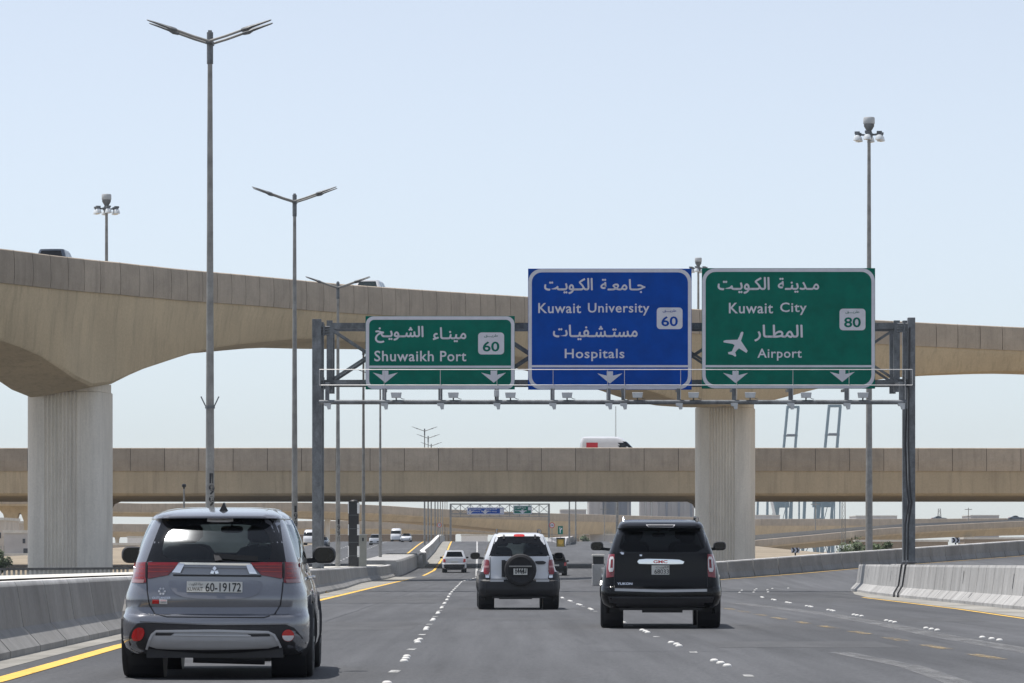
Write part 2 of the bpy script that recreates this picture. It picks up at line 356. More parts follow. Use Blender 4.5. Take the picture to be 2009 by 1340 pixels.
FB = [(4.3,166),(6.6,168.3),(10.2,172),(13.4,175.5),(16.8,180.5),(21.5,188),(27.9,199),(34,210)]   # foot line of the far curving barrier
strip(mk, [(x-.2+.9, y-.9) for x, y in FB[1:]], .3, dz=.02)
tag(mk.build('edge_line', M['laneyellow']), kind='structure')
mk = MB()                                                       # dotted lane lines far ahead, painted
for tab, ya, yb, wd in ((LA, 262, 600, .17), (LB, 262, 560, .15)):
    y = ya
    while y < yb: strip(mk, [(linex(tab, y), y), (linex(tab, y+2.6), y+2.6)], wd); y += 4.6
tag(mk.build('lane_line', M['lanewhite']), kind='structure')
mk = MB(); y = 33.6
while y < 250: strip(mk, [(linex(LA, y+1.8)-.02, y+1.8), (linex(LA, y+2.6), y+2.6)], .1, dz=.005); strip(mk, [(linex(LB, y+.5)-.02, y+.5), (linex(LB, y+1.1), y+1.1)], .09, dz=.005); y += 9.1
tag(mk.build('faded_dash', M['laneghost2']), kind='structure')
mk = MB(); y = 26
while y < 124: strip(mk, [(linex(LD, y), y), (linex(LD, y+2.3), y+2.3)], .17); y += 4.75
tag(mk.build('old_lane_line', M['lanefaded']), kind='structure')
mk = MB()                                                       # worn paint left from an earlier line
strip(mk, [(6.15,30),(6.2,45),(6.2,52),(6.4,63),(6.5,76),(5.9,97)], .42, dz=.004)
strip(mk, [(3.93,32),(4.08,37.5),(4.0,40),(3.87,43.5)], .26, dz=.004)
tag(mk.build('worn_line', M['laneghost']), kind='structure')
mk = MB()                                                       # opposite carriageway
for k, off in enumerate((-6.2, -9.6)):
    y = 262
    while y < 590: strip(mk, [(linex(LY, y)-off*-1-3.2, y), (linex(LY, y+2.2)-off*-1-3.2, y+2.2)], .16); y += 8
tag(mk.build('lane_line', M['lanewhite']), kind='structure')
mk = MB(); strip(mk, [(x-4.1, y) for x, y in LY if y > 240], .2); tag(mk.build('edge_line', M['laneyellow']), kind='structure')
# concrete shoulders between edge line and barrier
LBAR = [(-4.9,8),(-5.25,22),(-5.53,39.6),(-5.85,55),(-6.15,84),(-6.38,118),(-6.8,150),(-7.75,188),(-8.1,225),(-8.15,256)]   # foot of median barrier
def ribbon(mb, a, b, dz):
    A = a; n = len(A); L = []
    for (x, y), (x2, y2) in zip(a, b): L += [(x, y, G(x, y)+dz), (x2, y2, G(x2, y2)+dz)]
    mb.add(L, [(2*i, 2*i+1, 2*i+3, 2*i+2) for i in range(n-1)])
mk = MB(); yy = [10+4*i for i in range(62)]
ribbon(mk, [(linex(LBAR, y)-.1, y) for y in yy], [(linex(LY, y)-.14-.22*(y < 90), y) for y in yy], .0035)
yy2 = [300+5*i for i in range(56)]
ribbon(mk, [(linex(LY, y)-1.3, y) for y in yy2], [(linex(LY, y)-.16, y) for y in yy2], .0035)
RBAR = [(11.3,72),(11.44,82),(11.55,90),(11.66,95.6),(11.74,104),(11.84,114),(12.2,126),(12.75,137)]
yy = [60+2*i for i in range(38)]
ribbon(mk, [(linex(RY, y)+.16, y) for y in yy], [(linex(RBAR, y)+.5, y) for y in yy], .0035)
tag(mk.build('shoulder', M['apron']), kind='structure')
mk = MB(); random.seed(3)                                       # tar-filled cracks and joints across the lanes
for y, x0, x1, wd in ((44,1,2.6,.02),(51,-3.5,-2.2,.03),(57,4.2,8.5,.03),(97,-5,0,.05),(104,2.5,9,.05),(39.2,-4.2,-2.4,.035),(39.9,-4.3,-2.5,.025),(63.5,-6,-1.5,.04),(72,-5,2,.03),(84,1,5.5,.04),(115,-5.2,.6,.12),(121,3.5,9.5,.12),(128,6,11,.2),(148,-5.5,7,.2),(176,-6,4,.5),(189,-6.3,8,.6),(196,-6,6,.3)):
    n = 14; P = [(x0+(x1-x0)*i/n, y+random.uniform(-.12, .12)*y/60) for i in range(n+1)]
    L = []
    for x, yv in P: L += [(x, yv-wd, G(x, yv)+.0025), (x, yv+wd, G(x, yv)+.0025)]
    mk.add(L, [(2*i, 2*i+1, 2*i+3, 2*i+2) for i in range(n)])
tag(mk.build('crack_seal', mat('bitumen_seal', (.028, .028, .03), .6, var=.15)), kind='structure')
mk = MB()
for x0, x1, y0, y1 in ((-4.2,-1.6,58,66),(2.6,4.9,46,49.5),(-.9,1.4,68,71),(5.6,8.6,66,70),(-4.6,-2.0,96,112),(7.6,9.9,98,110),(2.0,4.6,118,131)):
    xs_ = [x0, x1]; yv = [y0+(y1-y0)*k/4 for k in range(5)]; mk.add([(x, y, G(x, y)+.0015) for y in yv for x in xs_], [(2*k, 2*k+1, 2*k+3, 2*k+2) for k in range(4)])
tag(mk.build('road_patch', mat('patched_asphalt', (.066, .067, .07), .85, var=.15, scale=1.5, stretch=(1, .2, 1), grain=.25, bscale=25)), kind='structure')
mk = MB()
for x0, ya, yb in ((-3.2,60,240),(4.3,80,150)):
    P = [(x0+.0*y+random.uniform(-.03, .03)-(y-24)*.004, y) for y in range(ya, yb, 3)]; strip(mk, P, .03, dz=.0025, step=3)
tag(mk.build('paving_seam', MATS['bitumen_seal']), kind='structure')
# raised white domes in groups of three
sm = MB(); sm.lathe([(.046, -.005), (.045, .008), (.037, .018), (.02, .025), (0, .026)], n=14)
stud0 = sm.build('road_stud', M['stud'], smooth=60); nst = 0
def studs(tab, ys_, label, grp, k=3, gap=.95, lat=0):
    global nst
    for y in ys_:
        for i in range(k):
            yv = y+(i-(k-1)/2)*gap+random.uniform(-.04, .04); x = linex(tab, yv)+(i-(k-1)/2)*lat+random.uniform(-.015, .015)
            o = stud0 if nst == 0 else stud0.copy()
            if nst: COL.objects.link(o)
            nst += 1; o.location = (x, yv, G(x, yv)+.003); tag(o, label, 'road stud', grp)
studs(LA, [40.4+9.15*i for i in range(-1, 24)], 'small white domed road stud in the dotted line between the left and middle lanes', 'road studs left of the white off-roader')
studs(LB, [38.6+8.95*i for i in range(9)], 'small white domed road stud in the dotted line running under the black SUV', 'road studs beside the black SUV')
studs(LC[1:], [43.5,51,58.4,66,73.6,81.2,88.5,97,104.5,112], 'small white domed road stud in the dotted line in front of the right barrier nose', 'road studs in the right lane line', lat=0, gap=.9)
studs(LC, [131,141,147], 'small white domed road stud where the dotted line bends onto the right exit ramp', 'road studs on the exit ramp', lat=.5, gap=1.0)

# ------------------------------------------------------------------ concrete barriers
def barrier(name, label, foot, h, side, seg=3.0, wtop=.26, foot_w=.28, double=True, face_shade=0):
    """foot: list of (x, y) along the road-side foot line; side=+1 when the visible face looks towards +x."""
    P = [foot[0]]; acc = []
    for (x0, y0), (x1, y1) in zip(foot, foot[1:]):
        d = sqrt((x1-x0)**2+(y1-y0)**2); k = max(1, round(d/1.0))
        for i in range(1, k+1): P.append((x0+(x1-x0)*i/k, y0+(y1-y0)*i/k))
    mb = MB(); n = max(1, round(seg)); i = 0; tone = random.Random(11)
    while i < len(P)-1:
        j = min(len(P)-1, i+n); secs = []
        mb.t = 1+tone.uniform(-.1, .08)
        for q in range(i, j+1):
            a = P[max(0, q-1)]; b = P[min(len(P)-1, q+1)]; dx, dy = b[0]-a[0], b[1]-a[1]; L = sqrt(dx*dx+dy*dy)
            nx, ny = dy/L*side, -dx/L*side; tx, ty = dx/L, dy/L
            x, y = P[q]; e = .03 if q == i else -.03 if q == j else 0; x += tx*e; y += ty*e
            z = G(x, y)-.03
            pr = [(0, 0), (-.0, .11), (-foot_w*.72, .33), (-foot_w, h-.03), (-foot_w-.03, h+.03), (-foot_w-wtop+.03, h+.03), (-foot_w-wtop, h-.03)]
            pr += [(-foot_w*1.28-wtop, .33), (-2*foot_w-wtop, .11), (-2*foot_w-wtop, 0)] if double else [(-foot_w-wtop, 0)]
            secs.append([(x+nx*o, y+ny*o, z+hh) for o, hh in pr])
        mb.sweep(secs)
        if face_shade:
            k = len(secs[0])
            for q in range(len(secs)*k): mb.tone[-1-q] *= (1.9 if (k-1-q % k) in (4, 5) else 1-face_shade)  # sunlit tops and shaded faces painted into the vertex tone
        i = j
    return tag(mb.build(name, M['barrier']), label, 'barrier')
b1 = barrier('concrete_barrier', 'long low concrete median barrier of jointed blocks left of the grey SUV', LBAR, .84, 1, seg=3, double=False, wtop=.3, face_shade=.36)
# the flat concrete cap of the median behind it
mb = MB(); yy = [12+4*i for i in range(61)]
L = []
for y in yy:
    x = linex(LBAR, y)-.585; L += [(x, y, G(x, y)+.862), (x-1.5, y, G(x, y)+.862), (x-1.5, y, G(x, y)-.1)]
mb.add(L, [f for i in range(len(yy)-1) for f in ((3*i, 3*i+3, 3*i+4, 3*i+1), (3*i+1, 3*i+4, 3*i+5, 3*i+2))])
tag(mb.build('median_strip', M['pale']), kind='structure')
mb = MB()                                                        # taller end block
for (ya, yb, x, h, t) in ((256.3, 306, -8.05, 1.16, .95),):
    mb.t = t
    secs = []
    for y in (ya, ya+12, ya+25, ya+38, yb):
        z = G(x, y)-.1; xx = x+(y-ya)*.004; secs.append([(xx+.05, y, z), (xx, y, z+h*.95), (xx-.08, y, z+h+.1), (xx-2.6, y, z+h+.1), (xx-2.6, y, z)])
    mb.sweep(secs)
tag(mb.build('barrier_end_block', M['barrier'], bevel=.04), 'taller thick concrete block where the median barrier ends, beyond the speed camera', 'barrier block')
UB = [(linex(LY, y)-1.35+(.35 if y < 330 else 0), y) for y in range(304, 600, 12)]
barrier('concrete_barrier', 'pale median barrier climbing the far rise beside the row of lamp posts', UB, 1.0, 1, seg=4, wtop=.45, foot_w=.15, face_shade=.12)
rb_ = barrier('concrete_barrier', 'short pale concrete barrier with gantry leg and thick joint lines, right edge of the road', [(10.9,52),(11.1,62)]+RBAR+[(12.97,140.5)], 1.0, -1, seg=1.9, wtop=.34, foot_w=.3)
barrier('concrete_barrier', 'dark shaded concrete barrier curving right along the outside of the exit ramp', FB, .83, 1, seg=2.2, double=False, wtop=.3, foot_w=.12, face_shade=.33)
for yc, z0_, z1_ in ((131,.55,.85),(118.5,.45,.8),(97,.4,.85),(94.2,.03,.3),(86,.45,.8)):
    xf = linex(RBAR, yc); z = G(xf, yc); mb = MB(); q0, q1 = (.245, .29) if z0_ > .33 else (-.01, .2)
    mb.add([(xf+q0-.012, yc, z+z0_), (xf+q0-.012, yc+.09, z+z0_), (xf+q1-.012, yc+.09, z+z1_), (xf+q1-.012, yc, z+z1_)], [(0,1,2,3)]); mb.build('drain_slot', M['blk'], rb_)
# crash cushion box on the nose of the far barrier
t = thing('crash_cushion', 'small dark box with pale lid on a barrier nose beside the black SUV', 'crash cushion', (3.85, 167.2, G(3.85, 167.2)))
mb = MB(); mb.box(-.2,.35,-.3,.6,0,1.0); mb.build('base', M['barrier'], t, bevel=.03)
mb = MB(); mb.box(-.16,.33,-.28,.55,1.0,1.35); mb.build('box', M['blk'], t, bevel=.02)
mb = MB(); mb.box(-.2,.36,-.32,.6,1.35,1.45); mb.build('lid', M['pale'], t, bevel=.02)

# ------------------------------------------------------------------ viaducts
def cr(P, n):        # Catmull-Rom through tuples
    out = []
    Q = [tuple(2*a-b for a, b in zip(P[0], P[1]))]+list(P)+[tuple(2*a-b for a, b in zip(P[-1], P[-2]))]
    for i in range(1, len(Q)-2):
        for k in range(n):
            t = k/n; p0, p1, p2, p3 = Q[i-1:i+3]
            out.append(tuple(.5*((2*b)+(-a+c)*t+(2*a-5*b+4*c-d)*t*t+(-a+3*b-3*c+d)*t*t*t) for a, b, c, d in zip(p0, p1, p2, p3)))
    out.append(tuple(P[-1])); return out
def walk(path, step):   # path tuples, first two entries x, y -> resample at equal plan distance
    res = [path[0]]; need = step; 
    for a, b in zip(path, path[1:]):
        d = sqrt((b[0]-a[0])**2+(b[1]-a[1])**2); pos = 0
        while d-pos >= need:
            pos += need; t = pos/d; res.append(tuple(u+(v-u)*t for u, v in zip(a, b))); need = step
        need -= d-pos
    return res
def viaduct(label, path, width, ph, panel, thick=.25, web_in=.12, bot_in=.9, sag=.0, tones=None, rs=1, gap=.025, mats=None, curve=.07, cat='overpass', inner=None, farwall=True, soffit=None, cham=.15, sm=35):
    """path: (x, y, z_top, z_bottom) of the camera-side edge, left to right; panels = precast parapet, girder below."""
    mg, mp = mats or (M['girder'], M['panel'])
    root = thing('viaduct', label, cat, (path[0][0], path[0][1], 0)); o = Vector((path[0][0], path[0][1], 0))
    P = walk(path, panel); rnd = random.Random(rs)
    def nrm(i):
        a = P[max(0, i-1)]; b = P[min(len(P)-1, i+1)]; d = Vector((b[0]-a[0], b[1]-a[1], 0)).normalized(); return d, Vector((-d.y, d.x, 0))   # n points away from the camera side
    mb = MB()
    for i in range(len(P)-1):
        mb.t = 1+rnd.uniform(-.055, .055)
        if tones: mb.t *= tones(i, P[i])
        secs = []
        for q, s_ in ((i, 1), (i+1, -1)):
            d, n = nrm(q); p = Vector((P[q][0], P[q][1], P[q][2]))+d*gap*s_-o; h = ph
            secs.append([p+n*a+Vector((0, 0, -b)) for a, b in ((.10, 0), (.03, .05), (-.0, .25*h), (-curve*.3, .55*h), (-curve*.2, .8*h), (.02, h), (thick+.05, h), (thick+.05, 0))])
        mb.sweep(secs)
    mb.build('parapet', mp, root)
    mb = MB()                                                    # backing behind the open joints
    if farwall:
        secs = []
        for q in range(len(P)):
            d, n = nrm(q); p = Vector((P[q][0], P[q][1], P[q][2]))-o
            secs.append([p+n*a+Vector((0, 0, -b)) for a, b in ((width-.3, 0), (width, 0), (width, ph), (width-.3, ph))])
        mb.sweep(secs)
    secs = []
    for q in range(len(P)):
        d, n = nrm(q); p = Vector((P[q][0], P[q][1], P[q][2]))-o
        secs.append([p+n*a+Vector((0, 0, -b)) for a, b in ((.1, .04), (.16, .04), (.16, ph-.02), (.1, ph-.02))])
    mb.sweep(secs, m=1)
    mb.build('rear_parapet' if farwall else 'joint_backing', [mp, M['dark']], root)
    mb = MB(); secs = []
    for q in range(len(P)):
        d, n = nrm(q); p = Vector((P[q][0], P[q][1], 0))-o; zt, zb = P[q][2]-ph, P[q][3]; dr_ = soffit[1]*(1-.9*smooth(P[q][1], 205, 235)) if soffit else 0
        secs.append([p+n*a+Vector((0, 0, z)) for a, z in ((web_in, zt-.002), (web_in, zt-.25), (web_in+(bot_in-web_in)*.35, zt-.35*(zt-zb)), (bot_in-cham*.8, zb+cham), (bot_in, zb), *([(bot_in+.25, zb-sag*.4), (width*.3, zb-sag), (width*.7, zb-sag), (width-bot_in-.1, zb)] if not soffit else [(bot_in+.3, zb-.03), (soffit[0]*.6, zb-dr_*.5), (soffit[0]-.1, zb-dr_), (soffit[0]+.1, zb-dr_+.15)]), (width-web_in, zt-.25), (width-web_in, zt+.5), (thick+.05, zt+.5), (thick+.05, zt-.002))])
    mb.sweep(secs); mb.build('girder', mg, root, smooth=sm)
    return root, P
def pillar(root, x, y, wd, dp, z0, z1, yaw, ribs=True, name='pillar', m=None, flare=0):
    """cast column with shallow vertical flutes in the middle of its front, a collar on top"""
    poly = []; hw, hd = wd/2, dp/2; r = min(hw, hd)*.42
    nr = 9; rw = wd*.46/nr
    front = [(-hw+r, -hd)]
    if ribs:
        for k in range(nr):
            a = -wd*.23+k*rw; front += [(a, -hd), (a+rw*.25, -hd+.09), (a+rw*.62, -hd+.09), (a+rw*.87, -hd)]
    front.append((hw-r, -hd)); poly += front
    for k in range(1, 6): t = -pi/2+k/6*pi/2; poly.append((hw-r+r*cos(t), -hd+r+r*sin(t)))
    poly.append((hw, hd-r))
    for k in range(1, 6): t = k/6*pi/2; poly.append((hw-r+r*cos(t), hd-r+r*sin(t)))
    poly += [(hw-r, hd), (-hw+r, hd)]
    for k in range(1, 6): t = pi/2+k/6*pi/2; poly.append((-hw+r+r*cos(t), hd-r+r*sin(t)))
    poly += [(-hw, hd-r), (-hw, -hd+r)]
    for k in range(1, 6): t = pi+k/6*pi/2; poly.append((-hw+r+r*cos(t), -hd+r+r*sin(t)))
    ca, sa = cos(yaw), sin(yaw); T = lambda p, s: (x+(p[0]*ca-p[1]*sa)*s-root.location.x, y+(p[0]*sa+p[1]*ca)*s-root.location.y)
    mb = MB(); zc = z1-.38
    lv = [(z0, 1), (zc-.05, 1), (zc, .965), (z1+.05, .965)] if not flare else [(z0, 1), (z1-flare, 1), (z1-flare*.5, 1.12), (z1-flare*.2, 1.4), (z1, 1.8)]
    mb.sweep([[(*T(p, s), z) for p in poly] for z, s in lv])
    return mb.build(name, m or M['pillar'], root, smooth=28)

# 1: the high curving flyover
E1 = [(-140,474,547,620,177),(0,487,560,660.6,180),(93,499,568,694.6,184),(154,506,573,734.7,187),(190,510,575,756,189),(225,513,578,757,190.5),(265,518,581,739,192),(296,521,583.5,725,194),
      (340,526,587,710,196),(404,532,592,690,199.5),(463,537,596,678.5,203),(537,544,600.5,670,207.5),(608,551,607,664,211),(650,555,610.5,665,213),(712,560,615,669.5,216.5),(870,571,623,679,226),(1011,580,631,696,233.5),
      (1100,586,636,714,238.5),(1200,593,642,740,243),(1286,600,648,765,246.5),(1365,606,653.5,790,250),(1480,613.5,660.5,793,253),(1565,619,664.5,775,255),(1622,622,667.5,760,256.5),(1700,626.5,672,747,257.5),(1800,632,677.5,736,259),(1880,636,681,730.5,260.5),(2009,642,686,727,262.5),(2160,648,691,733,265.5),(2300,653,696,745,268)]
p1 = []
for px, yt, yp, yb, Y in E1:
    a = at(px, yt, Y); p1.append((a.x, a.y, a.z, at(px, yb, Y).z))
p1 = cr([p for p in p1], 4)
v1, P1 = viaduct('tall sand coloured flyover curving across the picture on two fluted pillars', p1, 9.5, 1.68, 1.8, tones=lambda i, p: .8 if p[1] < 187 else 1, rs=4, bot_in=.6, soffit=(4.3, .5))
pillar(v1, -23.25, 193.2, 4.0, 3.2, -1.5, 9.9, R(-11))
pillar(v1, 15.0, 258.2, 4.0, 3.2, -1.5, 11.6, R(-11))
# 2: the level overpass crossing in front
p2 = [(x, 300, 9.62-abs(x)*.0008, 5.87) for x in range(-62, 66, 4)]
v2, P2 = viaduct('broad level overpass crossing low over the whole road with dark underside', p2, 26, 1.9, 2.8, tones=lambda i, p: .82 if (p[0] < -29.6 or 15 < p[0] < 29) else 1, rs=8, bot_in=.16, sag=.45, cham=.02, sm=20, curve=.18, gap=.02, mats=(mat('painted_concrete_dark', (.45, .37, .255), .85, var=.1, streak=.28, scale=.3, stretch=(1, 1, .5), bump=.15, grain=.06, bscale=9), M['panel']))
mb = MB()
for s_ in (-1, 1):
    for k, (wx, zz) in enumerate(((3.6, 4.7), (2.6, 5.2))): pass
pillar(v2, -36.0, 310, 3.7, 8, -1.5, 5.6, 0, ribs=False, m=M['girder'], flare=.9)
pillar(v2, 17.5, 310, 3.7, 8, -1.5, 5.6, 0, ribs=False, m=M['girder'], flare=.9)

def farbridge(label, pts, width=10, ph=1.9, panel=6, cols=(), rs=2, bot=.9, colw=2.2, **kw):
    P = cr([(*at(px, yt, Y)[:2], at(px, yt, Y).z, at(px, yb, Y).z) for px, yt, yb, Y in pts], 5)
    v, PP = viaduct(label, P, width, ph, panel, rs=rs, bot_in=bot, gap=.015, **kw)
    for (px, Y, wpx) in cols:
        x = (px-CX)/F*Y; wd = wpx*Y/F; near = min(PP, key=lambda p: abs(p[0]-x)); pillar(v, x, near[1]+width/2, wd, wd*.8, -3, near[3]+.1, 0, ribs=False, flare=1.6)
    return v
farbridge('far sloping viaduct seen under the level overpass, higher of the two left ones', [(100,976,1004,700),(240,987,1012,715),(420,987,1014,730),(600,986,1015.5,745),(749,991.6,1021.5,765),(831,997,1024,780),(900,1000,1030,795),(1081,1007,1047,830),(1156,1009,1048,850),(1260,1012,1048,880),(1365,1014.5,1046,910),(1470,1016,1042,940)], ph=1.7, cols=((1235,880,16),(640,750,9),(1140,850,8)))
farbridge('far level viaduct behind and below the sloping one on the left', [(60,1027,1056,960),(215,1027.5,1054,960),(300,1028,1052.5,960),(450,1024,1050,960),(600,1022,1048,960),(749,1022.5,1048,965),(889,1027.5,1047.5,970),(1035,1034,1048,980),(1160,1040,1051,990)], ph=2.0, cols=((226,960,7),(1150,985,12)))
farbridge('distant viaduct along the skyline beneath the blue harbour cranes', [(1420,1018,1050,1020),(1560,1018,1054,1030),(1700,1018,1056,1040),(1850,1017.5,1050,1050),(2009,1016.5,1046,1060),(2120,1016,1046,1070)], ph=1.9, cols=())
farbridge('far ramp viaduct rising to the right behind the chevron signs', [(1380,1070,1095,560),(1480,1060,1086,580),(1600,1049,1075,610),(1740,1036,1062,640),(1870,1028.5,1054,660),(2009,1022,1050,680),(2130,1018,1046,700)], ph=1.1, width=9, cols=((1725,640,11),(1893,665,22)), farwall=False)
# raised inner face of the ramp parapet that shows above its near edge
P = cr([tuple(at(px, y, Y)) for px, y, Y in ((1380,1062,590),(1480,1050,600),(1600,1040.5,630),(1740,1030,660),(1870,1024,680),(2009,1018.5,700),(2130,1014,720))], 4)
mb = MB(); o = Vector(P[0]); mb.sweep([[Vector(p)-o, Vector(p)-o+Vector((0,.4,0)), Vector(p)-o+Vector((0,.4,-1.2)), Vector(p)-o+Vector((0,0,-1.2))] for p in P])
fw = tag(mb.build('ramp_parapet', mat('grey_shaded_concrete', (.22,.235,.26), .9, var=.1), loc=o), 'thin grey parapet on the far side of the rising ramp viaduct', 'parapet')  # shade on the inner face painted in as a darker grey
# tulip columns far left
v = farbridge('distant viaduct on flared tulip columns at the left edge', [(-80,972,990,520),(60,972,989,520),(130,973,990,520)], ph=1.2, cols=())
for px, wd in ((15, 1.5), (55, 1.9)):
    x = (px-CX)/F*520
    mb = MB(); mb.sweep([[(x+a*wd*s_/2-v.location.x, 524+b*wd*.8*s_/2-v.location.y, z) for a, b in ((-1,-1),(1,-1),(1,1),(-1,1))] for z, s_ in ((-2, 1), (3, 1), (5.4, 1.1), (6.4, 1.45), (7.2, 2.3), (7.9, 3.6))]); mb.build('pillar', M['girder'], v, smooth=50)
mb = MB(); P = [(x, 400+abs(x+40)*.1) for x in range(-64, -38, 2)]

# fill of the gore between the two near barriers, gore nose far ahead
mb = MB(); L = []
yy = [70+3*i for i in range(23)]
for y in yy:
    x = linex(RBAR+[(12.97,140.5)], y)+.55; z = G(x, y); L += [(x, y, z+.9), (x+1.2+max(0, (140-y))*.05, y, z+.9), (x+1.3+max(0, (140-y))*.05, y, z-.1)]
mb.add(L, [f for i in range(len(yy)-1) for f in ((3*i, 3*i+3, 3*i+4, 3*i+1), (3*i+1, 3*i+4, 3*i+5, 3*i+2))])
tag(mb.build('gore_fill', M['pale']), kind='structure')
Y = 455.; c = at(1100, 1071, Y); t = thing('crash_cushion', 'small yellow and black crash cushion with round emblem at the far road fork', 'crash cushion', (c.x, Y, G(c.x, Y)))
mb = MB(); mb.box(-.5,.5,0,2.5,0,1.05); mb.build('body', M['painttruck'], t, bevel=.05)
mb = MB(); mb.box(-.53,.53,-.02,2.52,.92,1.12); mb.box(-.52,-.42,-.03,0,0,.92); mb.box(.42,.52,-.03,0,0,.92); mb.build('frame', M['blk'], t)
mb = MB(); mb.lathe([(0,-.05),(.3,-.05),(.3,-.02)], (0,0,.55), 'y', 20); mb.build('round_emblem', M['laneyellow'], t)
a = at(1108, 1070, 470); b = at(1137, 1068, 540); z0 = G(a.x, 470); mb = MB()
mb.add([(a.x, 470, z0-.2), (a.x+.3, 470, z0+.95), (a.x+1.4, 485, z0+1.25), (a.x+2.4, 540, z0+1.3), (a.x+2.8, 545, z0-.2), (a.x-1.5, 560, z0-.2), (a.x-1.2, 560, z0+1.3), (a.x-.2, 472, z0+.9)], [(0,1,2,3,4), (1,7,6,3,2), (0,7,1), (0,5,6,7), (4,3,6,5)])
tag(mb.build('gore_wall', M['wallgrey']), 'grey concrete wedge wall at the far road fork behind the yellow cushion', 'wall')

# ------------------------------------------------------------------ lamp posts in the median
def ov(ax, p, q, r0, r1, n=8): pass
lm = thing('street_lamp', 'x', 'street lamp', (0, 0, 0), 0, 'twin armed street lamps along the median')
mb = MB(); mb.cyl((0,0,-.5), (0,0,14.9), .135, .062, 14); mb.build('pole', M['galv'], lm, smooth=40)
mb = MB(); mb.cyl((0,0,14.3), (0,0,15.15), .085, .085, 10); mb.box(-.09,.09,-.32,.32,14.82,14.92); mb.box(-.05,.05,-.05,.05,15.1,15.2); mb.build('bracket', M['gantry'], lm, bevel=.01)
for sx in (-1, 1):
    for dy in (-.3, .3):
        mb = MB(); mb.tube([(0, dy, 14.87), (sx*.45, dy, 15.01), (sx*.95, dy, 15.19)], .035); mb.build('arm', M['galv'], lm, smooth=60)
        mb = MB(); P = []
        for tt, ww, hh, up in ((0,.07,.07,0),(.05,.1,.1,.01),(.2,.13,.11,.04),(.32,.10,.07,.085),(.65,.075,.05,.175),(.86,.055,.035,.23),(.9,.02,.015,.24)):
            P.append([(sx*(.85+tt*.9), dy+a*ww, 15.16+up*1.15+b*hh*.6) for a, b in ((-1,0),(-.7,.8),(.7,.8),(1,0),(.7,-.8),(-.7,-.8))])
        mb.sweep(P); mb.build('lamp_head', M['gantry'], lm, smooth=50)
mb = MB()
lamps = [(412,98),(578,144),(663,189),(713,234),(746,280),(833,480),(840,525),(846,570),(853.5,615),(859,660),(864,705),(868.5,750),(873,795),(877,840)]
where = ['tallest in view, pole numbered 1993 with a flag bracket', 'second tallest, right of the numbered one', 'third from the camera, just right of the gantry leg', 'fourth from the camera, its head beside the small green sign', 'fifth and thinnest, left of the crowded far row', 'first of the crowded far row on the rise', 'second of the crowded far row on the rise', 'third of the crowded far row on the rise', 'fourth of the crowded far row on the rise', 'fifth of the crowded far row', 'sixth of the crowded far row', 'seventh of the crowded far row', 'eighth of the crowded far row', 'last and faintest of the crowded far row']
L0 = None
for i, (px, Y) in enumerate(lamps):
    x = (px-CX)/F*Y; z = G(x, Y); lab = 'grey twin armed street lamp, '+where[i]
    if i == 0: lm.location = (x, Y, z+.08); lm['label'] = lab; o = lm; base0 = None
    else: o = dup(lm, (x, Y, z+(.35 if i < 3 else 0) - (.0 if i < 3 else .0)), 0, lab)

# extras that only the nearest lamps show
def polenum(root, digits, z0, h, r):
    mb = MB(); z = z0
    for d in digits:
        vs, fs = text_geo(d, .02); wd = h*(.34 if d == '1' else .55)
        pts = [((u-.35)*wd+.03, z-h+v*h) for u, v in vs]
        mb.add([(x, -sqrt(max(1e-4, r*r-x*x))-.004, zz) for x, zz in pts], fs); z -= h*1.13
    mb.build('pole_number', M['blk'], root)
polenum(lm, '1993', 3.37-.0, .27, .122)
mb = MB()
for s_ in (-1, 1): mb.tube([(s_*.11, -.02, 5.15), (s_*.24, -.02, 5.42)], .018, 6)
mb.cyl((0,0,5.1),(0,0,5.18),.135,.135,14); mb.build('flag_bracket', M['gantry'], lm)
for px, Y, lab in ((1117,470,'left one of the close thin pair by the green fork sign'), (1129.5,500,'right one of the close thin pair by the green fork sign'), (1211,400,'thick lamp post rising behind the black SUV roof')):
    x = (px-CX)/F*Y; o = dup(lm, (x, Y, G(x, Y)), 0, 'grey street lamp post, '+lab)
    for ch in [c for c in COL.objects if c.parent == o and (c.name.startswith('pole_number') or c.name.startswith('flag_b'))]: bpy.data.objects.remove(ch)
    o['group'] = 'lamp posts right of the far road'; o.scale = (1, 1, .62) if Y != 400 else (1.5, 1.5, .5)
for o in list(COL.objects):       # the copies in the median carry no number or bracket except the second and third
    if o.parent and o.parent != lm and (o.name.startswith('flag_bracket')): bpy.data.objects.remove(o)
polenum_roots = [o for o in COL.objects if o.name.startswith('street_lamp') and o is not lm]
for o in polenum_roots[:2]: polenum(o, '1992' if o is polenum_roots[0] else '1991', 2.95, .26, .125)

# ------------------------------------------------------------------ high mast lights
hm = thing('high_mast_light', 'x', 'mast light', (0,0,0), 0, 'high mast floodlights'); Hm = 28.9
mb = MB(); mb.cyl((0,0,-1), (0,0,6), .24, .22, 16); mb.cyl((0,0,6), (0,0,18), .21, .16, 16); mb.cyl((0,0,18), (0,0,Hm), .15, .10, 16); mb.build('mast', M['galv'], hm, smooth=40)
mb = MB(); mb.lathe([(.36,Hm),(.37,Hm+.02),(.37,Hm+.36),(.34,Hm+.42),(0,Hm+.46)], n=20); mb.build('drum', M['lampbox'], hm, smooth=40)
mb = MB(); mb.lathe([(.11,Hm-.55),(.13,Hm-.5),(.33,Hm-.16),(.33,Hm),(0,Hm)], n=16)
for k in range(6):
    a = k*pi/3+.3; mb.beam((.1*cos(a),.1*sin(a),Hm-.72), (.95*cos(a),.95*sin(a),Hm-.66), .05, .07)
mb.lathe([(.16,Hm-1.0),(.2,Hm-.95),(.2,Hm-.5),(.12,Hm-.45)], n=12); mb.build('head_frame', M['gantry'], hm, smooth=40)
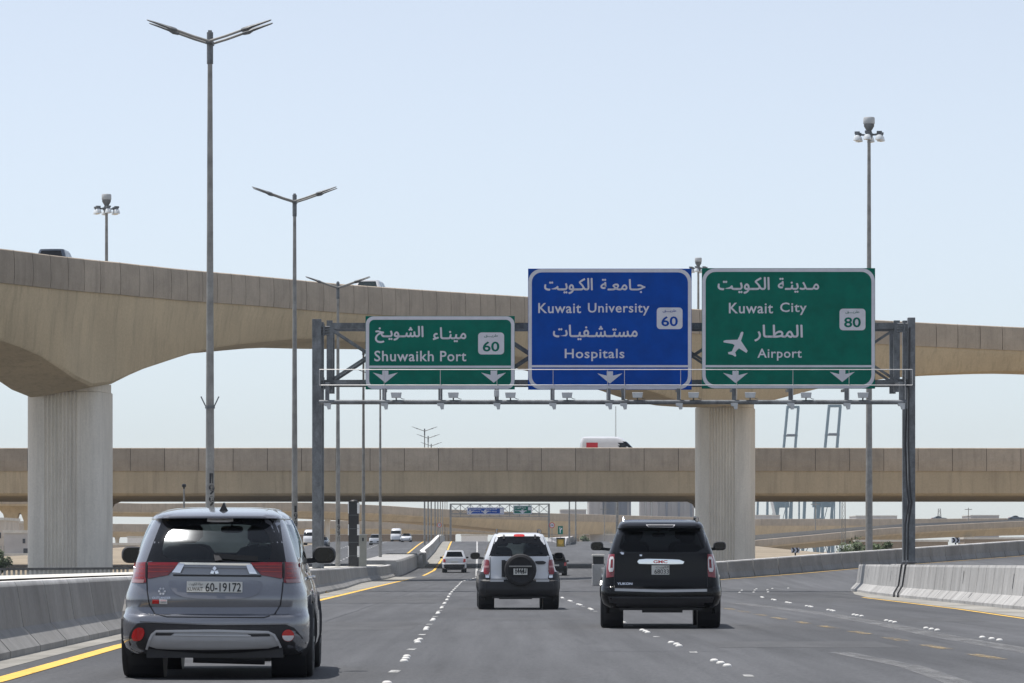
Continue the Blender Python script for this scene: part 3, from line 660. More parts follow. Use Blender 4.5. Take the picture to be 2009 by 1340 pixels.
for k in range(6):
    a = k*pi/3+.3; c = (.82*cos(a), .82*sin(a), 0)
    mb = MB(); mb.lathe([(.13,Hm-.55),(.14,Hm-.72),(.10,Hm-.74)], c, n=10); mb.box(c[0]-.16,c[0]+.16,c[1]-.12,c[1]+.12,Hm-.66,Hm-.52,0)
    f = mb.build('floodlight', M['gantry'], hm)
    mb = MB(); mb.lathe([(.11,Hm-.72),(.2,Hm-.82),(.25,Hm-1.0),(.26,Hm-1.08),(.0,Hm-1.13)], c, n=14); mb.build('bell', M['floodglass'], f, smooth=50)
hmz = [(1705,235,229,'tall mast light with ring of six floodlights, right of the Kuwait City sign'), (209,280,380,'mast light with ring of floodlights standing behind the left end of the flyover'), (1370,383,505,'mast light whose head shows between the blue and the large green sign')]
for i, (px, Y, ytop, lab) in enumerate(hmz):
    x = (px-CX)/F*Y; ztop = CH+(HY-ytop)/F*Y
    if i == 0: hm.location = (x, Y, ztop-Hm-.46); hm['label'] = lab
    else: dup(hm, (x, Y, ztop-Hm-.46), .5*i, lab)

# ------------------------------------------------------------------ sign gantry
GY = 136.0; gs = F/GY
def gx(px): return (px-CX)/gs
def gz(py): return CH+(HY-py)/gs
gb = G(12.6, GY)
gr = thing('sign_gantry', 'dark steel sign gantry spanning the three near lanes, with truss and catwalk', 'gantry', (gx(1200), GY, gb))
def gl(px, py, dy=0): return Vector((gx(px)-gr.location.x, dy, gz(py)-gb))
TY, TD = 1.05, 1.5     # truss front plane behind the signs, truss depth
for lab, pa, pb in (('left', 610, 628), ('right', 1786, 1800.5)):
    for dy in (TY-.1, TY+TD+.2):
        mb = MB(); a = gl(pa, 623 if lab == 'left' else 620); b = gl(pb, 623); mb.box(a.x, b.x, dy-.14, dy+.14, -.4 if lab == 'left' else .85, a.z)
        mb.build('leg', M['gantry'], gr, bevel=.015)
mb = MB(); a = gl(1778, 1100); mb.box(a.x-.25, a.x+.75, TY-.5, TY+TD+.6, .5, 1.0); mb.build('plinth', M['barrier'], gr, bevel=.03)
xl, xr = gl(644, 0).x, gl(1765, 0).x; zt, zb = gl(0, 636).z, gl(0, 748).z
nb = 7; bw = (xr-xl)/nb
for nm, dy in (('front_truss', TY), ('rear_truss', TY+TD)):
    mb = MB(); mb.box(xl-.1, xr+.1, dy-.09, dy+.09, zt-.11, zt+.11); mb.box(xl-.1, xr+.1, dy-.09, dy+.09, zb-.1, zb+.1)
    for k in range(nb+1):
        x = xl+k*bw; wv = .11 if k in (0, nb) else .06; top = .2 if k in (0, nb) else -.12
        mb.box(x-wv, x+wv, dy-wv-.004, dy+wv+.004, zb-.35 if k in (0, nb) else zb+.1, zt+top if k in (0, nb) else zt-.11)
    for k in range(nb):
        x0, x1 = xl+k*bw+.06, xl+(k+1)*bw-.06
        mb.beam((x0, dy-.05, zt-.12), (x1, dy-.05, zb+.1), .09, .09); mb.beam((x0, dy+.06, zb+.1), (x1, dy+.06, zt-.12), .09, .09)
    mb.build(nm, M['gantry'], gr)
mb = MB()
for k in range(nb+1):
    x = xl+k*bw
    for z in (zt, zb): mb.beam((x, TY+.1, z), (x, TY+TD-.1, z), .08, .08)
    if k < nb: mb.beam((x, TY+.1, zt+.02), (x+bw, TY+TD-.1, zt+.02), .06, .06); mb.beam((x, TY+TD-.1, zb-.02), (x+bw, TY+.1, zb-.02), .06, .06)
mb.build('cross_brace', M['gantry'], gr)
for s_, px0, px1 in ((0, 628, 638), (1, 1771, 1787)):
    for py in (646, 752) if s_ == 0 else (640, 750):
        a = gl(px0, py); b = gl(px1, py); mb = MB(); mb.box(a.x-.02, b.x+.03, TY-.1, TY+.12, a.z-.16, a.z+.14)
        for q in range(4): mb.cyl((a.x-.1, TY-.15, a.z-.15+q*.1), (b.x+.12, TY-.15, a.z-.15+q*.1), .022, .022, 6)
        mb.cyl(((a.x+b.x)/2, TY-.17, a.z-.2), ((a.x+b.x)/2, TY-.17, a.z+.26), .03, .03, 6); mb.build('clamp', M['gantry'], gr)
# catwalk
CY = -1.0; k_ = (GY+CY)/GY
def cl(px, py): return Vector((((px-CX)/F*(GY+CY))-gr.location.x, CY, CH+(HY-py)/F*(GY+CY)-gb))
a, b = cl(626, 789), cl(1778, 789); mb = MB(); mb.cyl((a.x, CY, a.z), (b.x, CY, b.z), .085, .085, 12); mb.box(a.x, b.x, CY+.12, CY+.75, a.z-.04, a.z); mb.build('catwalk', M['gantry'], gr, smooth=50)
hang = [642,754,864,974.5,1084,1194,1223,1332,1440,1551,1661,1768]
for h in hang:
    a = cl(h, 784); c = cl(h, 765 if h not in (642, 1768) else 752); mb = MB(); mb.box(a.x-.075, a.x+.075, CY-.02, CY+.1, a.z-.08, c.z+.05)
    mb.beam((a.x, CY+.1, c.z), (a.x, TY-.08, c.z+.05), .08, .1); mb.build('hanger', M['gantry'], gr)
    f = cl(h, 790); mb = MB(); mb.prism([(f.x-.13, f.z-.02), (f.x+.14, f.z-.02), (f.x+.12, f.z-.24), (f.x+.02, f.z-.25), (f.x-.02, f.z-.13), (f.x-.1, f.z-.12)], CY-.12, CY+.14); mb.build('bracket_foot', M['lampbox'], gr)
mb = MB()
for py in (725.5, 756):
    a, b = cl(627, py), cl(1789, py); mb.cyl((a.x, CY-.15, a.z), (b.x, CY-.15, b.z), .017, .017, 6)
for px in (627,754,864,975,1085,1192,1225,1335,1445,1555,1665,1775,1789):
    a, b = cl(px, 725.5), cl(px, 756 if px in (627, 1789) else 784); mb.cyl((a.x, CY-.15, a.z), (b.x, CY-.15, b.z), .011, .011, 5)
mb.build('handrail', M['rail'], gr)
for px in (777.5, 889.5, 1001.5, 1112.5, 1250.5, 1360.5, 1471.5, 1581, 1692.5):
    a = cl(px, 776); mb = MB(); mb.prism([(a.x-.2, a.z+.11), (a.x+.2, a.z+.11), (a.x+.17, a.z-.09), (a.x-.17, a.z-.09)], CY-.22, CY-.02)
    o = mb.build('floodlight', M['lampbox'], gr, bevel=.012)
    mb = MB(); mb.beam((a.x, CY-.1, a.z-.09), (a.x, CY, a.z-.16), .05, .05); mb.tube([(a.x+.15, CY-.1, a.z-.08), (a.x+.24, CY-.05, a.z-.13), (a.x+.3, CY, a.z-.13)], .012, 5); mb.build('lamp_arm', M['gantry'], o)
a = cl(974, 772); mb = MB(); mb.box(a.x-.09, a.x+.1, CY-.14, CY-.02, a.z-.12, a.z+.12); mb.build('junction_box', M['lampbox'], gr, bevel=.01)
mb = MB(); o_ = gr.location
for yc, px, q in ((114.2, 1783, 0), (112.9, 1789, .1)):
    xf = linex(RBAR, yc); z = G(xf, yc); tp = [gl(px, 800-160*(q > 0), TY-.3), gl(px-3, 870, TY-.32), gl(px+1, 960, TY-.3), gl(px+4, 985, TY-.3), gl(px-3, 1030, TY-.3), gl(px-4, 1100, TY-.3)]
    tp += [Vector(v)-o_ for v in ((xf+.95, yc+6, z+1.0), (xf+.66, yc+.6, z+1.06), (xf+.33, yc+.2, z+1.06), (xf+.27, yc, z+.97), (xf+.16, yc-.2, z+.36), (xf-.03, yc-.7, z+.13), (xf-.06, yc-.9, z+.02))]
    mb.tube(tp, .03, 6)
mb.build('cable', M['plastic'], gr, smooth=60)

# signs: panel > border, lettering ...
def rrect(x0, x1, z0, z1, r, n=6):
    P = []
    for cx, cz, a in ((x1-r, z1-r, 0), (x0+r, z1-r, pi/2), (x0+r, z0+r, pi), (x1-r, z0+r, 3*pi/2)):
        for k in range(n+1): t = a+k/n*pi/2; P.append((cx+r*cos(t), cz+r*sin(t)))
    return P
ARROW = [(-6,24),(6,24),(6,15.5),(24.5,20),(0,0),(-24.5,20),(-6,15.5)]
def sign(name, label, box, col, texts, arrows, line_y, shield, num, extra=None, scale=gs, Y=GY, small=False, group=None):
    x0, x1, y0, y1 = box; s_ = scale; ox = (x0-CX)/s_; oz = CH+(HY-y1)/s_
    X = lambda px: (px-x0)/s_; Z = lambda py: (y1-py)/s_
    t = thing(name, label, 'road sign', (ox, Y, oz), 0, group); wd, ht = X(x1), Z(y0)
    mb = MB(); mb.box(0, wd, 0, .06, 0, ht); mb.build('panel', col, t, bevel=.004)
    mb = MB()
    for k in range(5): zz = ht*(.1+.2*k); mb.box(.05, wd-.05, .062, .14, zz-.03, zz+.03)
    for xx in (wd*.15, wd*.5, wd*.85): mb.box(xx-.05, xx+.05, .142, TY-.1 if not small else .3, ht*.25, ht*.95)
    mb.build('stiffener', M['lampbox'], t)
    bw_ = 7.3/s_ if not small else .15; A = rrect(.012, wd-.012, .012, ht-.012, min(ht, wd)*.105); B = rrect(bw_, wd-bw_, bw_, ht-bw_, min(ht, wd)*.105-bw_*.72); n = len(A)
    mb = MB(); mb.add([(x, -.004, z) for x, z in A]+[(x, -.004, z) for x, z in B], [(i, (i+1) % n, n+(i+1) % n, n+i) for i in range(n)]); 
    if line_y: mb.add([(bw_, -.004, Z(line_y)-.04), (wd-bw_, -.004, Z(line_y)-.04), (wd-bw_, -.004, Z(line_y)+.04), (bw_, -.004, Z(line_y)+.04)], [(0,1,2,3)])
    mb.build('border', M['signwhite'], t)
    for s2, ar, bx in texts:
        mb = MB(); put_text(mb, s2, (X(bx[0]), X(bx[1]), Z(bx[3]), Z(bx[2])), -.005, bold=.028 if ar else .012, arabic=ar, space=1.08 if not ar else 1.0); mb.build('lettering', M['signwhite'], t)
    for ax, ay in arrows:
        mb = MB(); mb.add([(X(ax)+u/s_*(1 if not small else .35), -.005, Z(ay)+v/s_*(1 if not small else .35)) for u, v in ARROW], [(0,1,2,3,4,5,6)]); mb.build('arrow', M['signwhite'], t)
    if shield:
        a, b, c, d = shield
        mb = MB(); P = rrect(X(a), X(b), Z(d), Z(c), .13 if not small else .06); mb.add([(x, -.006, z) for x, z in P], [tuple(range(len(P)))]); sh = mb.build('route_shield', M['signwhite'], t)
        if num:
            mb = MB(); q = (b-a)/50; put_text(mb, num, (X(a+8.8*q), X(b-9*q), Z(d-5.5*q), Z(d-25*q)), -.01, bold=.02); 
            put_text(mb, 'طريـــق', (X(a+11.5*q), X(b-12*q), Z(c+10*q), Z(c+3.5*q)), -.01, bold=.012, arabic=True); mb.build('route_number', col, sh)
    if extra: extra(t, X, Z)
    return t
sign('small_green_sign', 'smallest of the three signs, green panel reading Shuwaikh Port with two arrows', (717,1010,620,764), M['signgreen'],
     [('مينـاء', True, (849,914.8,642,671.5)), ('الشـويـخ', True, (735.6,831,639.4,673)), ('Shuwaikh', False, (734.4,851,688,709)), ('Port', False, (863.5,914.8,688.5,709))], [(756,751), (968.5,751)], 719.5, (938,989,652.3,695.4), '60')
sign('blue_sign', 'blue overhead sign reading Kuwait University and Hospitals with one arrow', (1036,1357,527,764.5), M['signblue'],
     [('جـامعـة', True, (1178,1266.3,547,575)), ('الكـويـت', True, (1067.6,1163,545.4,577)), ('Kuwait', False, (1056,1140,594.5,614.5)), ('University', False, (1153.5,1274,594.5,619)), ('مستـشـفيـات', True, (1084.8,1251,637,667.5)), ('Hospitals', False, (1108,1225,684.4,708.5))],
     [(1196.5,752.5)], 718.5, (1288.5,1339,603.4,645.7), '60')
PLANE = [(405,631),(412,636),(410,652),(392,706),(447,788),(438,806),(376,768),(360,783),(345,801),(353,828),(345,837),(322,822),(289,815),(286,800),(318,792),(327,770),(340,742),(325,732),(250,719),(248,707),(268,700),(330,698),(364,697),(378,672),(390,640),(398,632)]
def plane(t, X, Z):
    mb = MB(); P = [(1360+a/4.187, 500+b/4.187) for a, b in PLANE]
    mb.add([(X(a), -.005, Z(b)) for a, b in P], [tuple(range(len(P)))]); mb.build('aeroplane_symbol', M['signwhite'], t)
sign('large_green_sign', 'large green overhead sign reading Kuwait City and Airport with an aeroplane symbol', (1377,1717,526,762.5), M['signgreen'],
     [('مـدينـة', True, (1526,1607,545,574.5)), ('الكـويـت', True, (1407.8,1510,543.5,576.5)), ('Kuwait', False, (1430,1516.5,594,615)), ('City', False, (1530.5,1582.6,593.5,618)), ('المطـار', True, (1480,1575,637,670)), ('Airport', False, (1486,1573,684,707.6))],
     [(1443,751.5), (1652.5,749.5)], 718.5, (1647,1698,605.6,648), '80', plane)

# far gantry
G2Y = 600.; s2 = F/G2Y; g2 = thing('sign_gantry', 'far pale truss gantry with two small signs, seen under the overpass', 'gantry', ((980-CX)/s2, G2Y, G(-2, G2Y)))
def q2(px, py, dy=0): return Vector(((px-CX)/s2-g2.location.x, dy, CH+(HY-py)/s2-g2.location.z))
for px in (884, 1077): mb = MB(); a = q2(px, 988); mb.box(a.x-.16, a.x+.16, .2, .5, -.5, a.z); mb.build('leg', M['galv'], g2)
mb = MB(); a, b = q2(884, 989), q2(1077, 1008); mb.box(a.x, b.x, .25, .4, a.z-.1, a.z+.1); mb.box(a.x, b.x, .25, .4, b.z-.1, b.z+.1)
for k in range(11):
    x = a.x+(b.x-a.x)*k/10; mb.box(x-.06, x+.06, .245, .405, b.z-.5, a.z-.1)
    if k < 10: mb.beam((x, .3, a.z-.1), (x+(b.x-a.x)/10, .3, b.z+.1), .09, .09); mb.beam((x, .36, b.z+.1), (x+(b.x-a.x)/10, .36, a.z-.1), .09, .09)
c = q2(884, 1013); mb.box(a.x, b.x, -.5, -.4, c.z-.06, c.z+.06); mb.build('truss', M['galv'], g2)
sign('blue_sign', 'long low blue sign on the far gantry', (916.5,989,995.5,1009.5), M['signblue'], [('Shuwaikh Port', False, (920,944,998,1001)), ('الشويخ', True, (952,975,997.5,1001.5)), ('Kuwait University', False, (921,975,1002.5,1005))], [(922,1008.5),(952,1008.5)], None, (981,987,998,1007), None, scale=s2, Y=G2Y-.2, small=True)
sign('small_green_sign', 'small green sign at the right of the far gantry', (1007,1043.5,991.5,1009), M['signgreen'], [('Kuwait City', False, (1011,1034,1000.5,1003.5)), ('مدينة الكويت', True, (1011,1032,994,998.5))], [(1025,1008)], None, (1036,1041.5,995,1001), None, scale=s2, Y=G2Y-.2, small=True)
# roadside signs
def disc_sign(label, px, py, r_px, Y, num='80'):
    s_ = F/Y; c = at(px, py, Y); z0 = G(c.x, Y); r = r_px/s_
    t = thing('speed_limit_sign', label, 'road sign', (c.x, Y, z0)); zc = c.z-z0
    mb = MB(); mb.cyl((0,.05,-.3),(0,.05,zc),.05,.05,8); mb.build('post', M['galv'], t)
    mb = MB(); mb.cyl((0,0,zc),(0,.03,zc),r,r,28); mb.build('disc', M['signwhite'], t)
    mb = MB(); n = 28; mb.add([(r*cos(2*pi*i/n), -.004, zc+r*sin(2*pi*i/n)) for i in range(n)]+[(r*.76*cos(2*pi*i/n), -.004, zc+r*.76*sin(2*pi*i/n)) for i in range(n)], [(i, (i+1) % n, n+(i+1) % n, n+i) for i in range(n)]); mb.build('ring', M['redpatch'], t)
    mb = MB(); put_text(mb, num, (-r*.55, r*.55, zc-r*.35, zc+r*.35), -.006, bold=.02); mb.build('number', M['blk'], t)
    return t
disc_sign('round speed limit sign right of the far gantry leg', 1083, 1030.5, 5.5, 520, '100')
disc_sign('round speed limit sign on the median rise among the lamp posts', 862, 1030, 4.5, 490, '100')
c = at(1099.5, 1040, 500); t = thing('exit_sign', 'small upright green sign with white forked arrow by the far road', 'road sign', (c.x, 500, G(c.x, 500))); zc = c.z-G(c.x, 500)
mb = MB(); mb.box(-.03,.03,.03,.09,-.3,zc); mb.build('post', M['galv'], t)
mb = MB(); mb.box(-.34,.34,-.02,.03,zc-.55,zc+.55); mb.build('panel', M['signgreen'], t, bevel=.01)
mb = MB(); mb.add([(x, -.025, zc+z) for x, z in ((-.08,-.4),(.02,-.4),(.02,-.05),(.16,.12),(.24,.04),(.24,.3),(.0,.26),(.07,.2),(-.04,.06),(-.04,.25),(.02,.25),(-.08,.42),(-.18,.25),(-.12,.25))], [tuple(range(14))]); mb.build('arrow', M['signwhite'], t)
def chevron(px, py, Y, label):
    c = at(px, py, Y); s_ = F/Y; hw, hh = 8/s_, 5/s_; z0 = G(c.x, Y)+.9; t = thing('chevron_sign', label, 'road sign', (c.x, Y, z0), 0, 'chevron signs on the ramp barrier'); zc = c.z-z0
    mb = MB(); mb.box(-.04,.04,.03,.08,-1,zc); mb.build('post', M['blk'], t)
    mb = MB(); mb.box(-hw, hw, 0, .03, zc-hh, zc+hh); mb.build('panel', M['signwhite'], t)
    mb = MB()
    for k in (0, 1):
        x = -hw*.9+k*hw*.95; mb.add([(x+a*hw, -.004, zc+b*hh) for a, b in ((0,1),(.45,1),(.85,0),(.45,-1),(0,-1),(.4,0))], [(0,1,2,5),(5,2,3,4)])
    mb.build('chevrons', M['blk'], t)
chevron(1560.5, 1079.5, 205, 'black and white double chevron sign near the fluted pillar, left of two')
chevron(1875, 1060, 218, 'black and white double chevron sign right of the gantry leg')

# speed camera column and cabinet in the median
Y = 203.; s_ = F/Y; x = (694-CX)/s_; z0 = G(x, Y); t = thing('speed_camera', 'black striped speed camera column with white edge bands behind the median barrier', 'speed camera', (x, Y, z0))
zt_ = at(0, 984, Y).z-z0; hw = 10/s_
mb = MB(); mb.box(-hw, hw, -.2, .2, 0, zt_); mb.build('column', M['blk'], t, bevel=.015)
mb = MB(); mb.lathe([(hw*.75, zt_), (hw*.8, zt_+.02), (hw*.6, zt_+.08), (0, zt_+.11)], n=14); mb.build('cap', M['plastic'], t, smooth=40)
mb = MB(); hb = zt_/7.4
for k in range(8):
    if k % 2 == 0 and k*hb+hb < zt_+.2: mb.box(hw*.7, hw*1.12, -.205, .205, zt_-hb*(k+1.1), zt_-hb*(k+.1)) ; mb.box(-hw*1.1, -hw*.93, -.205, .205, zt_-hb*(k+1.1), zt_-hb*(k+.1))
mb.build('white_band', M['white'], t)
mb = MB()
for k in range(1, 6): mb.box(-hw*1.03, hw*1.03, -.215, .215, zt_-hb*k*1.25-.01, zt_-hb*k*1.25+.01)
mb.build('strap', M['gantry'], t)
s_ = F/(Y+10); x = (711.5-CX)/s_; t = thing('control_cabinet', 'beige metal cabinet standing right of the speed camera column', 'cabinet', (x, Y+10, z0)); h = at(0, 1050, Y+10).z-z0; hw = 7.5/s_
mb = MB(); mb.box(-hw, hw, -.15, .3, 0, h); mb.build('body', mat('beige_enamel', (.42,.4,.33), .5, var=.06), t, bevel=.01)
mb = MB(); mb.box(-hw-.04, hw+.04, -.2, .35, h, h+.06); mb.build('lid', M['pale'], t); mb = MB(); mb.box(-.02, .07, -.165, -.152, h-.35, h-.15); mb.build('badge', M['blk'], t)

# balustrade along the far side of the opposite carriageway
t = thing('balustrade', 'long dark concrete balustrade with small square balusters at the left edge', 'balustrade', (-21.2, 150, G(-21, 150)))
A = Vector((-26.0, 143)); B = Vector((-17.6, 168)); n = 118; zt_ = .84
rb, rt = MB(), MB()
def hz(k): y = A.y+(B.y-A.y)*k/n; return CH+(HY-(1116-(y-143)*.13))*y/F-t.location.z
secs = []; secs2 = []
for k in range(0, n+1, 2):
    p = A+(B-A)*k/n; z = hz(k); x, y = p.x-t.location.x, p.y-t.location.y
    secs.append([(x-.1,y-.1,z-.1),(x+.12,y-.12,z-.1),(x+.12,y-.12,z),(x-.1,y-.1,z)]); secs2.append([(x-.1,y-.1,-.6),(x+.12,y-.12,-.6),(x+.12,y-.12,z-.34),(x-.1,y-.1,z-.34)])
rt.sweep(secs); rb.sweep(secs2); dc = mat('weathered_dark_concrete', (.13, .125, .115), .9, var=.2, scale=1.2); rt.build('top_rail', dc, t); rb.build('base', dc, t)
b0 = None
for k in range(0, n+1, 2):
    p = A+(B-A)*k/n; z = hz(k)
    if b0 is None: mb = MB(); mb.box(-.05,.05,-.05,.05,-.34,-.1); b0 = mb.build('baluster', M['pale'], t); o = b0
    else: o = b0.copy(); COL.objects.link(o); o.parent = t
    o.location = (p.x-t.location.x, p.y-t.location.y, z)

# ------------------------------------------------------------------ background: buildings, silos, cranes, masts, plants
def bld(label, px0, px1, py0, Y, dep, m, zb=-1.5, wins=(), par=None, cat='building', name='building', windows=None):
    a = at(px0, py0, Y); b = at(px1, py0, Y); t = thing(name, label, cat, ((a.x+b.x)/2, Y, zb)); hw = (b.x-a.x)/2; h = a.z-zb
    mb = MB(); mb.box(-hw, hw, 0, dep, 0, h); mb.build('wall', m, t)
    mb = MB(); mb.box(-hw-.15, hw+.15, -.15, dep+.15, h, h+.35); mb.build('roof', M['pale'], t)
    for (wx0, wx1, wy0, wy1) in wins:
        p = at(wx0, wy0, Y); q = at(wx1, wy1, Y); mb = MB(); mb.box(p.x-t.location.x, q.x-t.location.x, -.06, .0, q.z-zb, p.z-zb); mb.build('window', M['windowdark'], t)
    return t
bld('cream block with a small arched window beside the left fluted pillar', 8, 62, 1046, 430, 12, M['wallgrey'], wins=[(44.5,49.5,1057,1066), (46,55,1076,1092)])
bld('taller pale block behind at the left picture edge', -60, 8, 1021, 460, 14, M['wall'], wins=[(-20,-10,1040,1050), (-2,2,1045,1056)])
bld('small cream upper storey behind the tulip columns', 24, 66, 1027, 540, 12, M['wall'], wins=[(25,29,1031,1043)])
t = bld('long low fenced outbuilding at the foot of the cream block', -40, 60, 1092, 400, 6, M['wallgrey'], wins=[])
mb = MB()
for k in range(22): x = -7+k*.33; mb.box(x-.04, x+.04, -.4, -.3, 1.2, 3.2)
mb.build('fence_grille', M['galv'], t)
bld('pinkish low wall seen between the left pillar and the grey SUV', 218, 300, 1088, 420, 3, mat('pink_render', (.42,.34,.28), .9, var=.1), cat='wall', name='boundary_wall')
bld('cream curved wall beyond the pink one, left of the grey SUV', 214, 290, 1070, 520, 3, M['wall'], cat='wall', name='boundary_wall')
bld('long pale shed roof far beyond the left viaducts', 250, 330, 1055, 800, 20, M['white'], cat='shed', name='shed')
# silos and harbour halls
def silo(label, px0, px1, py0, Y, n, m):
    a = at(px0, py0, Y); b = at(px1, py0, Y); t = thing('silo_block', label, 'silo', ((a.x+b.x)/2, Y, -2)); wd = (b.x-a.x)/n; h = a.z+2
    for k in range(n):
        mb = MB(); cx = -(b.x-a.x)/2+wd*(k+.5); mb.cyl((cx, wd/2, 0), (cx, wd/2, h-(k % 2)*.0), wd*.49, wd*.49, 20); mb.build('silo', m, t, smooth=40)
    mb = MB(); mb.box(-(b.x-a.x)/2, (b.x-a.x)/2, wd*.3, wd*1.3, h, h+1.2); mb.build('top_gallery', M['silodark'], t)
def hall(label, px0, px1, py0, Y, dep, m, panels=4):
    a = at(px0, py0, Y); b = at(px1, py0, Y); t = thing('harbour_hall', label, 'harbour building', ((a.x+b.x)/2, Y, -2)); hw = (b.x-a.x)/2; h = a.z+2
    mb = MB(); mb.box(-hw, hw, 0, dep, 0, h); mb.build('wall', m, t)
    for k in range(panels):
        x = -hw+2*hw*(k+.5)/panels; mb = MB(); mb.box(x-hw/panels*.35, x+hw/panels*.35, -.5, -.01, 0, h*.97); mb.build('cladding_bay', M['silodark'] if k % 2 else M['silo'], t)
    mb = MB(); mb.box(-hw-1, hw+1, -1, dep+1, h, h+1.5); mb.build('roof', M['silodark'], t)
hall('tall plain grey harbour hall left of the black SUV roof', 1156, 1182, 968, 1500, 40, M['silo'], 1)
hall('darker grey harbour hall just right of the plain one', 1182, 1238, 972, 1520, 40, M['silodark'], 5)
silo('row of pale grey silos above the black SUV', 1254, 1290, 970, 1500, 3, M['silo'])
hall('wide grey silo house left of the fluted pillar', 1290, 1362, 972, 1530, 40, M['silo'], 6)
def crane(label, px, Y, py_top, wpx, hi=True):
    """ship-to-shore crane: four leaning legs, cross beams, boom"""
    a = at(px, py_top, Y); s_ = F/Y; w_ = wpx/s_/2; t = thing('harbour_crane', label, 'crane', (a.x-(w_*1.9 if hi else 0), Y, -2), 0, 'blue harbour cranes on the skyline'); h = a.z+2; lean = w_*(3.2 if hi else .35)
    for sx in (-1, 1):
        for dy in (0, w_*1.2):
            mb = MB(); mb.beam((sx*w_-lean*(0), dy, 0), (sx*w_*.82+lean*.6, dy, h), w_*.3, w_*.3); mb.build('leg', M['crane'], t)
    mb = MB(); mb.box(-w_*.9+lean*.58, w_*.95+lean*.6, -w_*.1, w_*1.3, h-w_*.12, h+w_*.22)
    mb.build('top_beam', M['crane'], t); mb = MB(); z = h*(.81 if hi else .5); q_ = lean*.6*z/h if hi else 0; mb.box(-w_*1.05+q_, w_*1.05+q_, -w_*.1, w_*1.3, z-w_*.1, z+w_*.1); mb.box(-w_*.5+q_, w_*.7+q_, -w_*.3, w_*1.5, z+w_*.1, z+w_*.25) ; mb.build('portal_beam', M['cranegrey'], t)
    mb = MB(); mb.box(-w_*1.3, w_*1.3, -w_*.25, w_*1.3, h*.33, h*.37); mb.beam((-w_, w_*.2, 0), (w_*.8, w_*.2, h*.33), w_*.1, w_*.1); mb.beam((w_, w_*.5, 0), (-w_*.8, w_*.5, h*.33), w_*.1, w_*.1); mb.build('brace', M['crane'], t)
    mb = MB(); mb.box(-w_*.5, w_*.5, w_*.1, w_*.9, h*.37, h*.44); mb.build('machine_house', M['cranegrey'], t)
    return t
crane('blue harbour crane frame above the overpass, left of the two tall ones', 1556, 1800, 799, 26)
crane('blue harbour crane frame above the overpass, right of the two tall ones', 1638, 1800, 797, 27)
for k, (px, py, wp, lb) in enumerate(((1495,950,22,'first from the fluted pillar'),(1531,952,24,'second from the fluted pillar'),(1590,950,30,'third from the fluted pillar'),(1622,954,22,'fourth from the fluted pillar'))):
    crane('low blue grey harbour crane under the overpass, '+lb, px, 1700+30*k, py, wp, False)
for k, (px, py, wp, lb) in enumerate(((1510,946,14,'first of the narrow ones in the cluster'),(1560,948,16,'second of the narrow ones in the cluster'),(1606,944,18,'third of the narrow ones in the cluster'),(1642,950,12,'last narrow one at the right of the cluster'))):
    crane('grey blue harbour crane under the overpass, '+lb, px, 1840+20*k, py, wp, False)
# stacked lattice work between them
def lattice(label, px, Y, py0, py1, wpx, m='cranegrey', taper=.5, cat='mast', name='lattice_mast'):
    a = at(px, py0, Y); s_ = F/Y; w0 = wpx/s_/2; zb = at(px, py1, Y).z; t = thing(name, label, cat, (a.x, Y, zb)); h = a.z-zb; mb = MB(); n = max(4, int(h/(w0*2.6)))
    wf = lambda z: w0*(1-(1-taper)*z/h)
    for sx, sy in ((-1,-1),(1,-1),(1,1),(-1,1)): mb.beam((sx*w0, sy*w0, 0), (sx*w0*taper, sy*w0*taper, h), w0*.22, w0*.22)
    mb.build('leg_frame', M[m], t); mb = MB()
    for k in range(n):
        z0, z1 = h*k/n, h*(k+1)/n; a0, a1 = wf(z0), wf(z1)
        for (p, q) in (((-1,-1),(1,-1)), ((1,-1),(1,1)), ((1,1),(-1,1)), ((-1,1),(-1,-1))):
            mb.beam((p[0]*a0, p[1]*a0, z0), (q[0]*a1, q[1]*a1, z1), w0*.12, w0*.12); mb.beam((p[0]*a1, p[1]*a1, z1), (q[0]*a1, q[1]*a1, z1), w0*.1, w0*.1)
    mb.build('bracing', M[m], t); return t
lattice('thin antenna mast standing up behind the white van', 1208, 1300, 797, 1060, 4, 'galv', .3)
lattice('lattice mast in front of the rising ramp, left of the tall mast light', 1655, 420, 985, 1095, 8, 'galv', .75)
lattice('small steel pylon on the skyline right of the gantry leg', 1843, 1500, 998, 1030, 8, 'galv', .5)
mb = MB(); a = at(1553, 970, 1650)
t = thing('mobile_crane', 'white leaning harbour mobile crane jib between the low blue cranes', 'crane', (at(1520, 1015, 1650).x, 1650, -2))
mb = MB(); mb.beam((4, 0, 0), (-2, 0, 28), 1.2, 1.2); mb.build('jib', M['white'], t); mb = MB(); mb.box(1, 8, -2, 3, 0, 5); mb.build('cab', M['cranegrey'], t)
# cctv post and roof ventilator post
c = at(361, 950, 260); t = thing('camera_post', 'slim pole with small domed camera, left of the numbered street lamp', 'camera post', (c.x, 260, G(c.x, 260))); zc = c.z-t.location.z
mb = MB(); mb.cyl((0,0,-.3),(0,0,zc-.25),.085,.06,8); mb.build('pole', M['galv'], t)
mb = MB(); mb.lathe([(.05,zc-.4),(.07,zc-.22),(.14,zc-.18),(.16,zc-.1),(.13,zc),(0,zc+.04)], n=12); mb.build('camera', M['blk'], t, smooth=40)
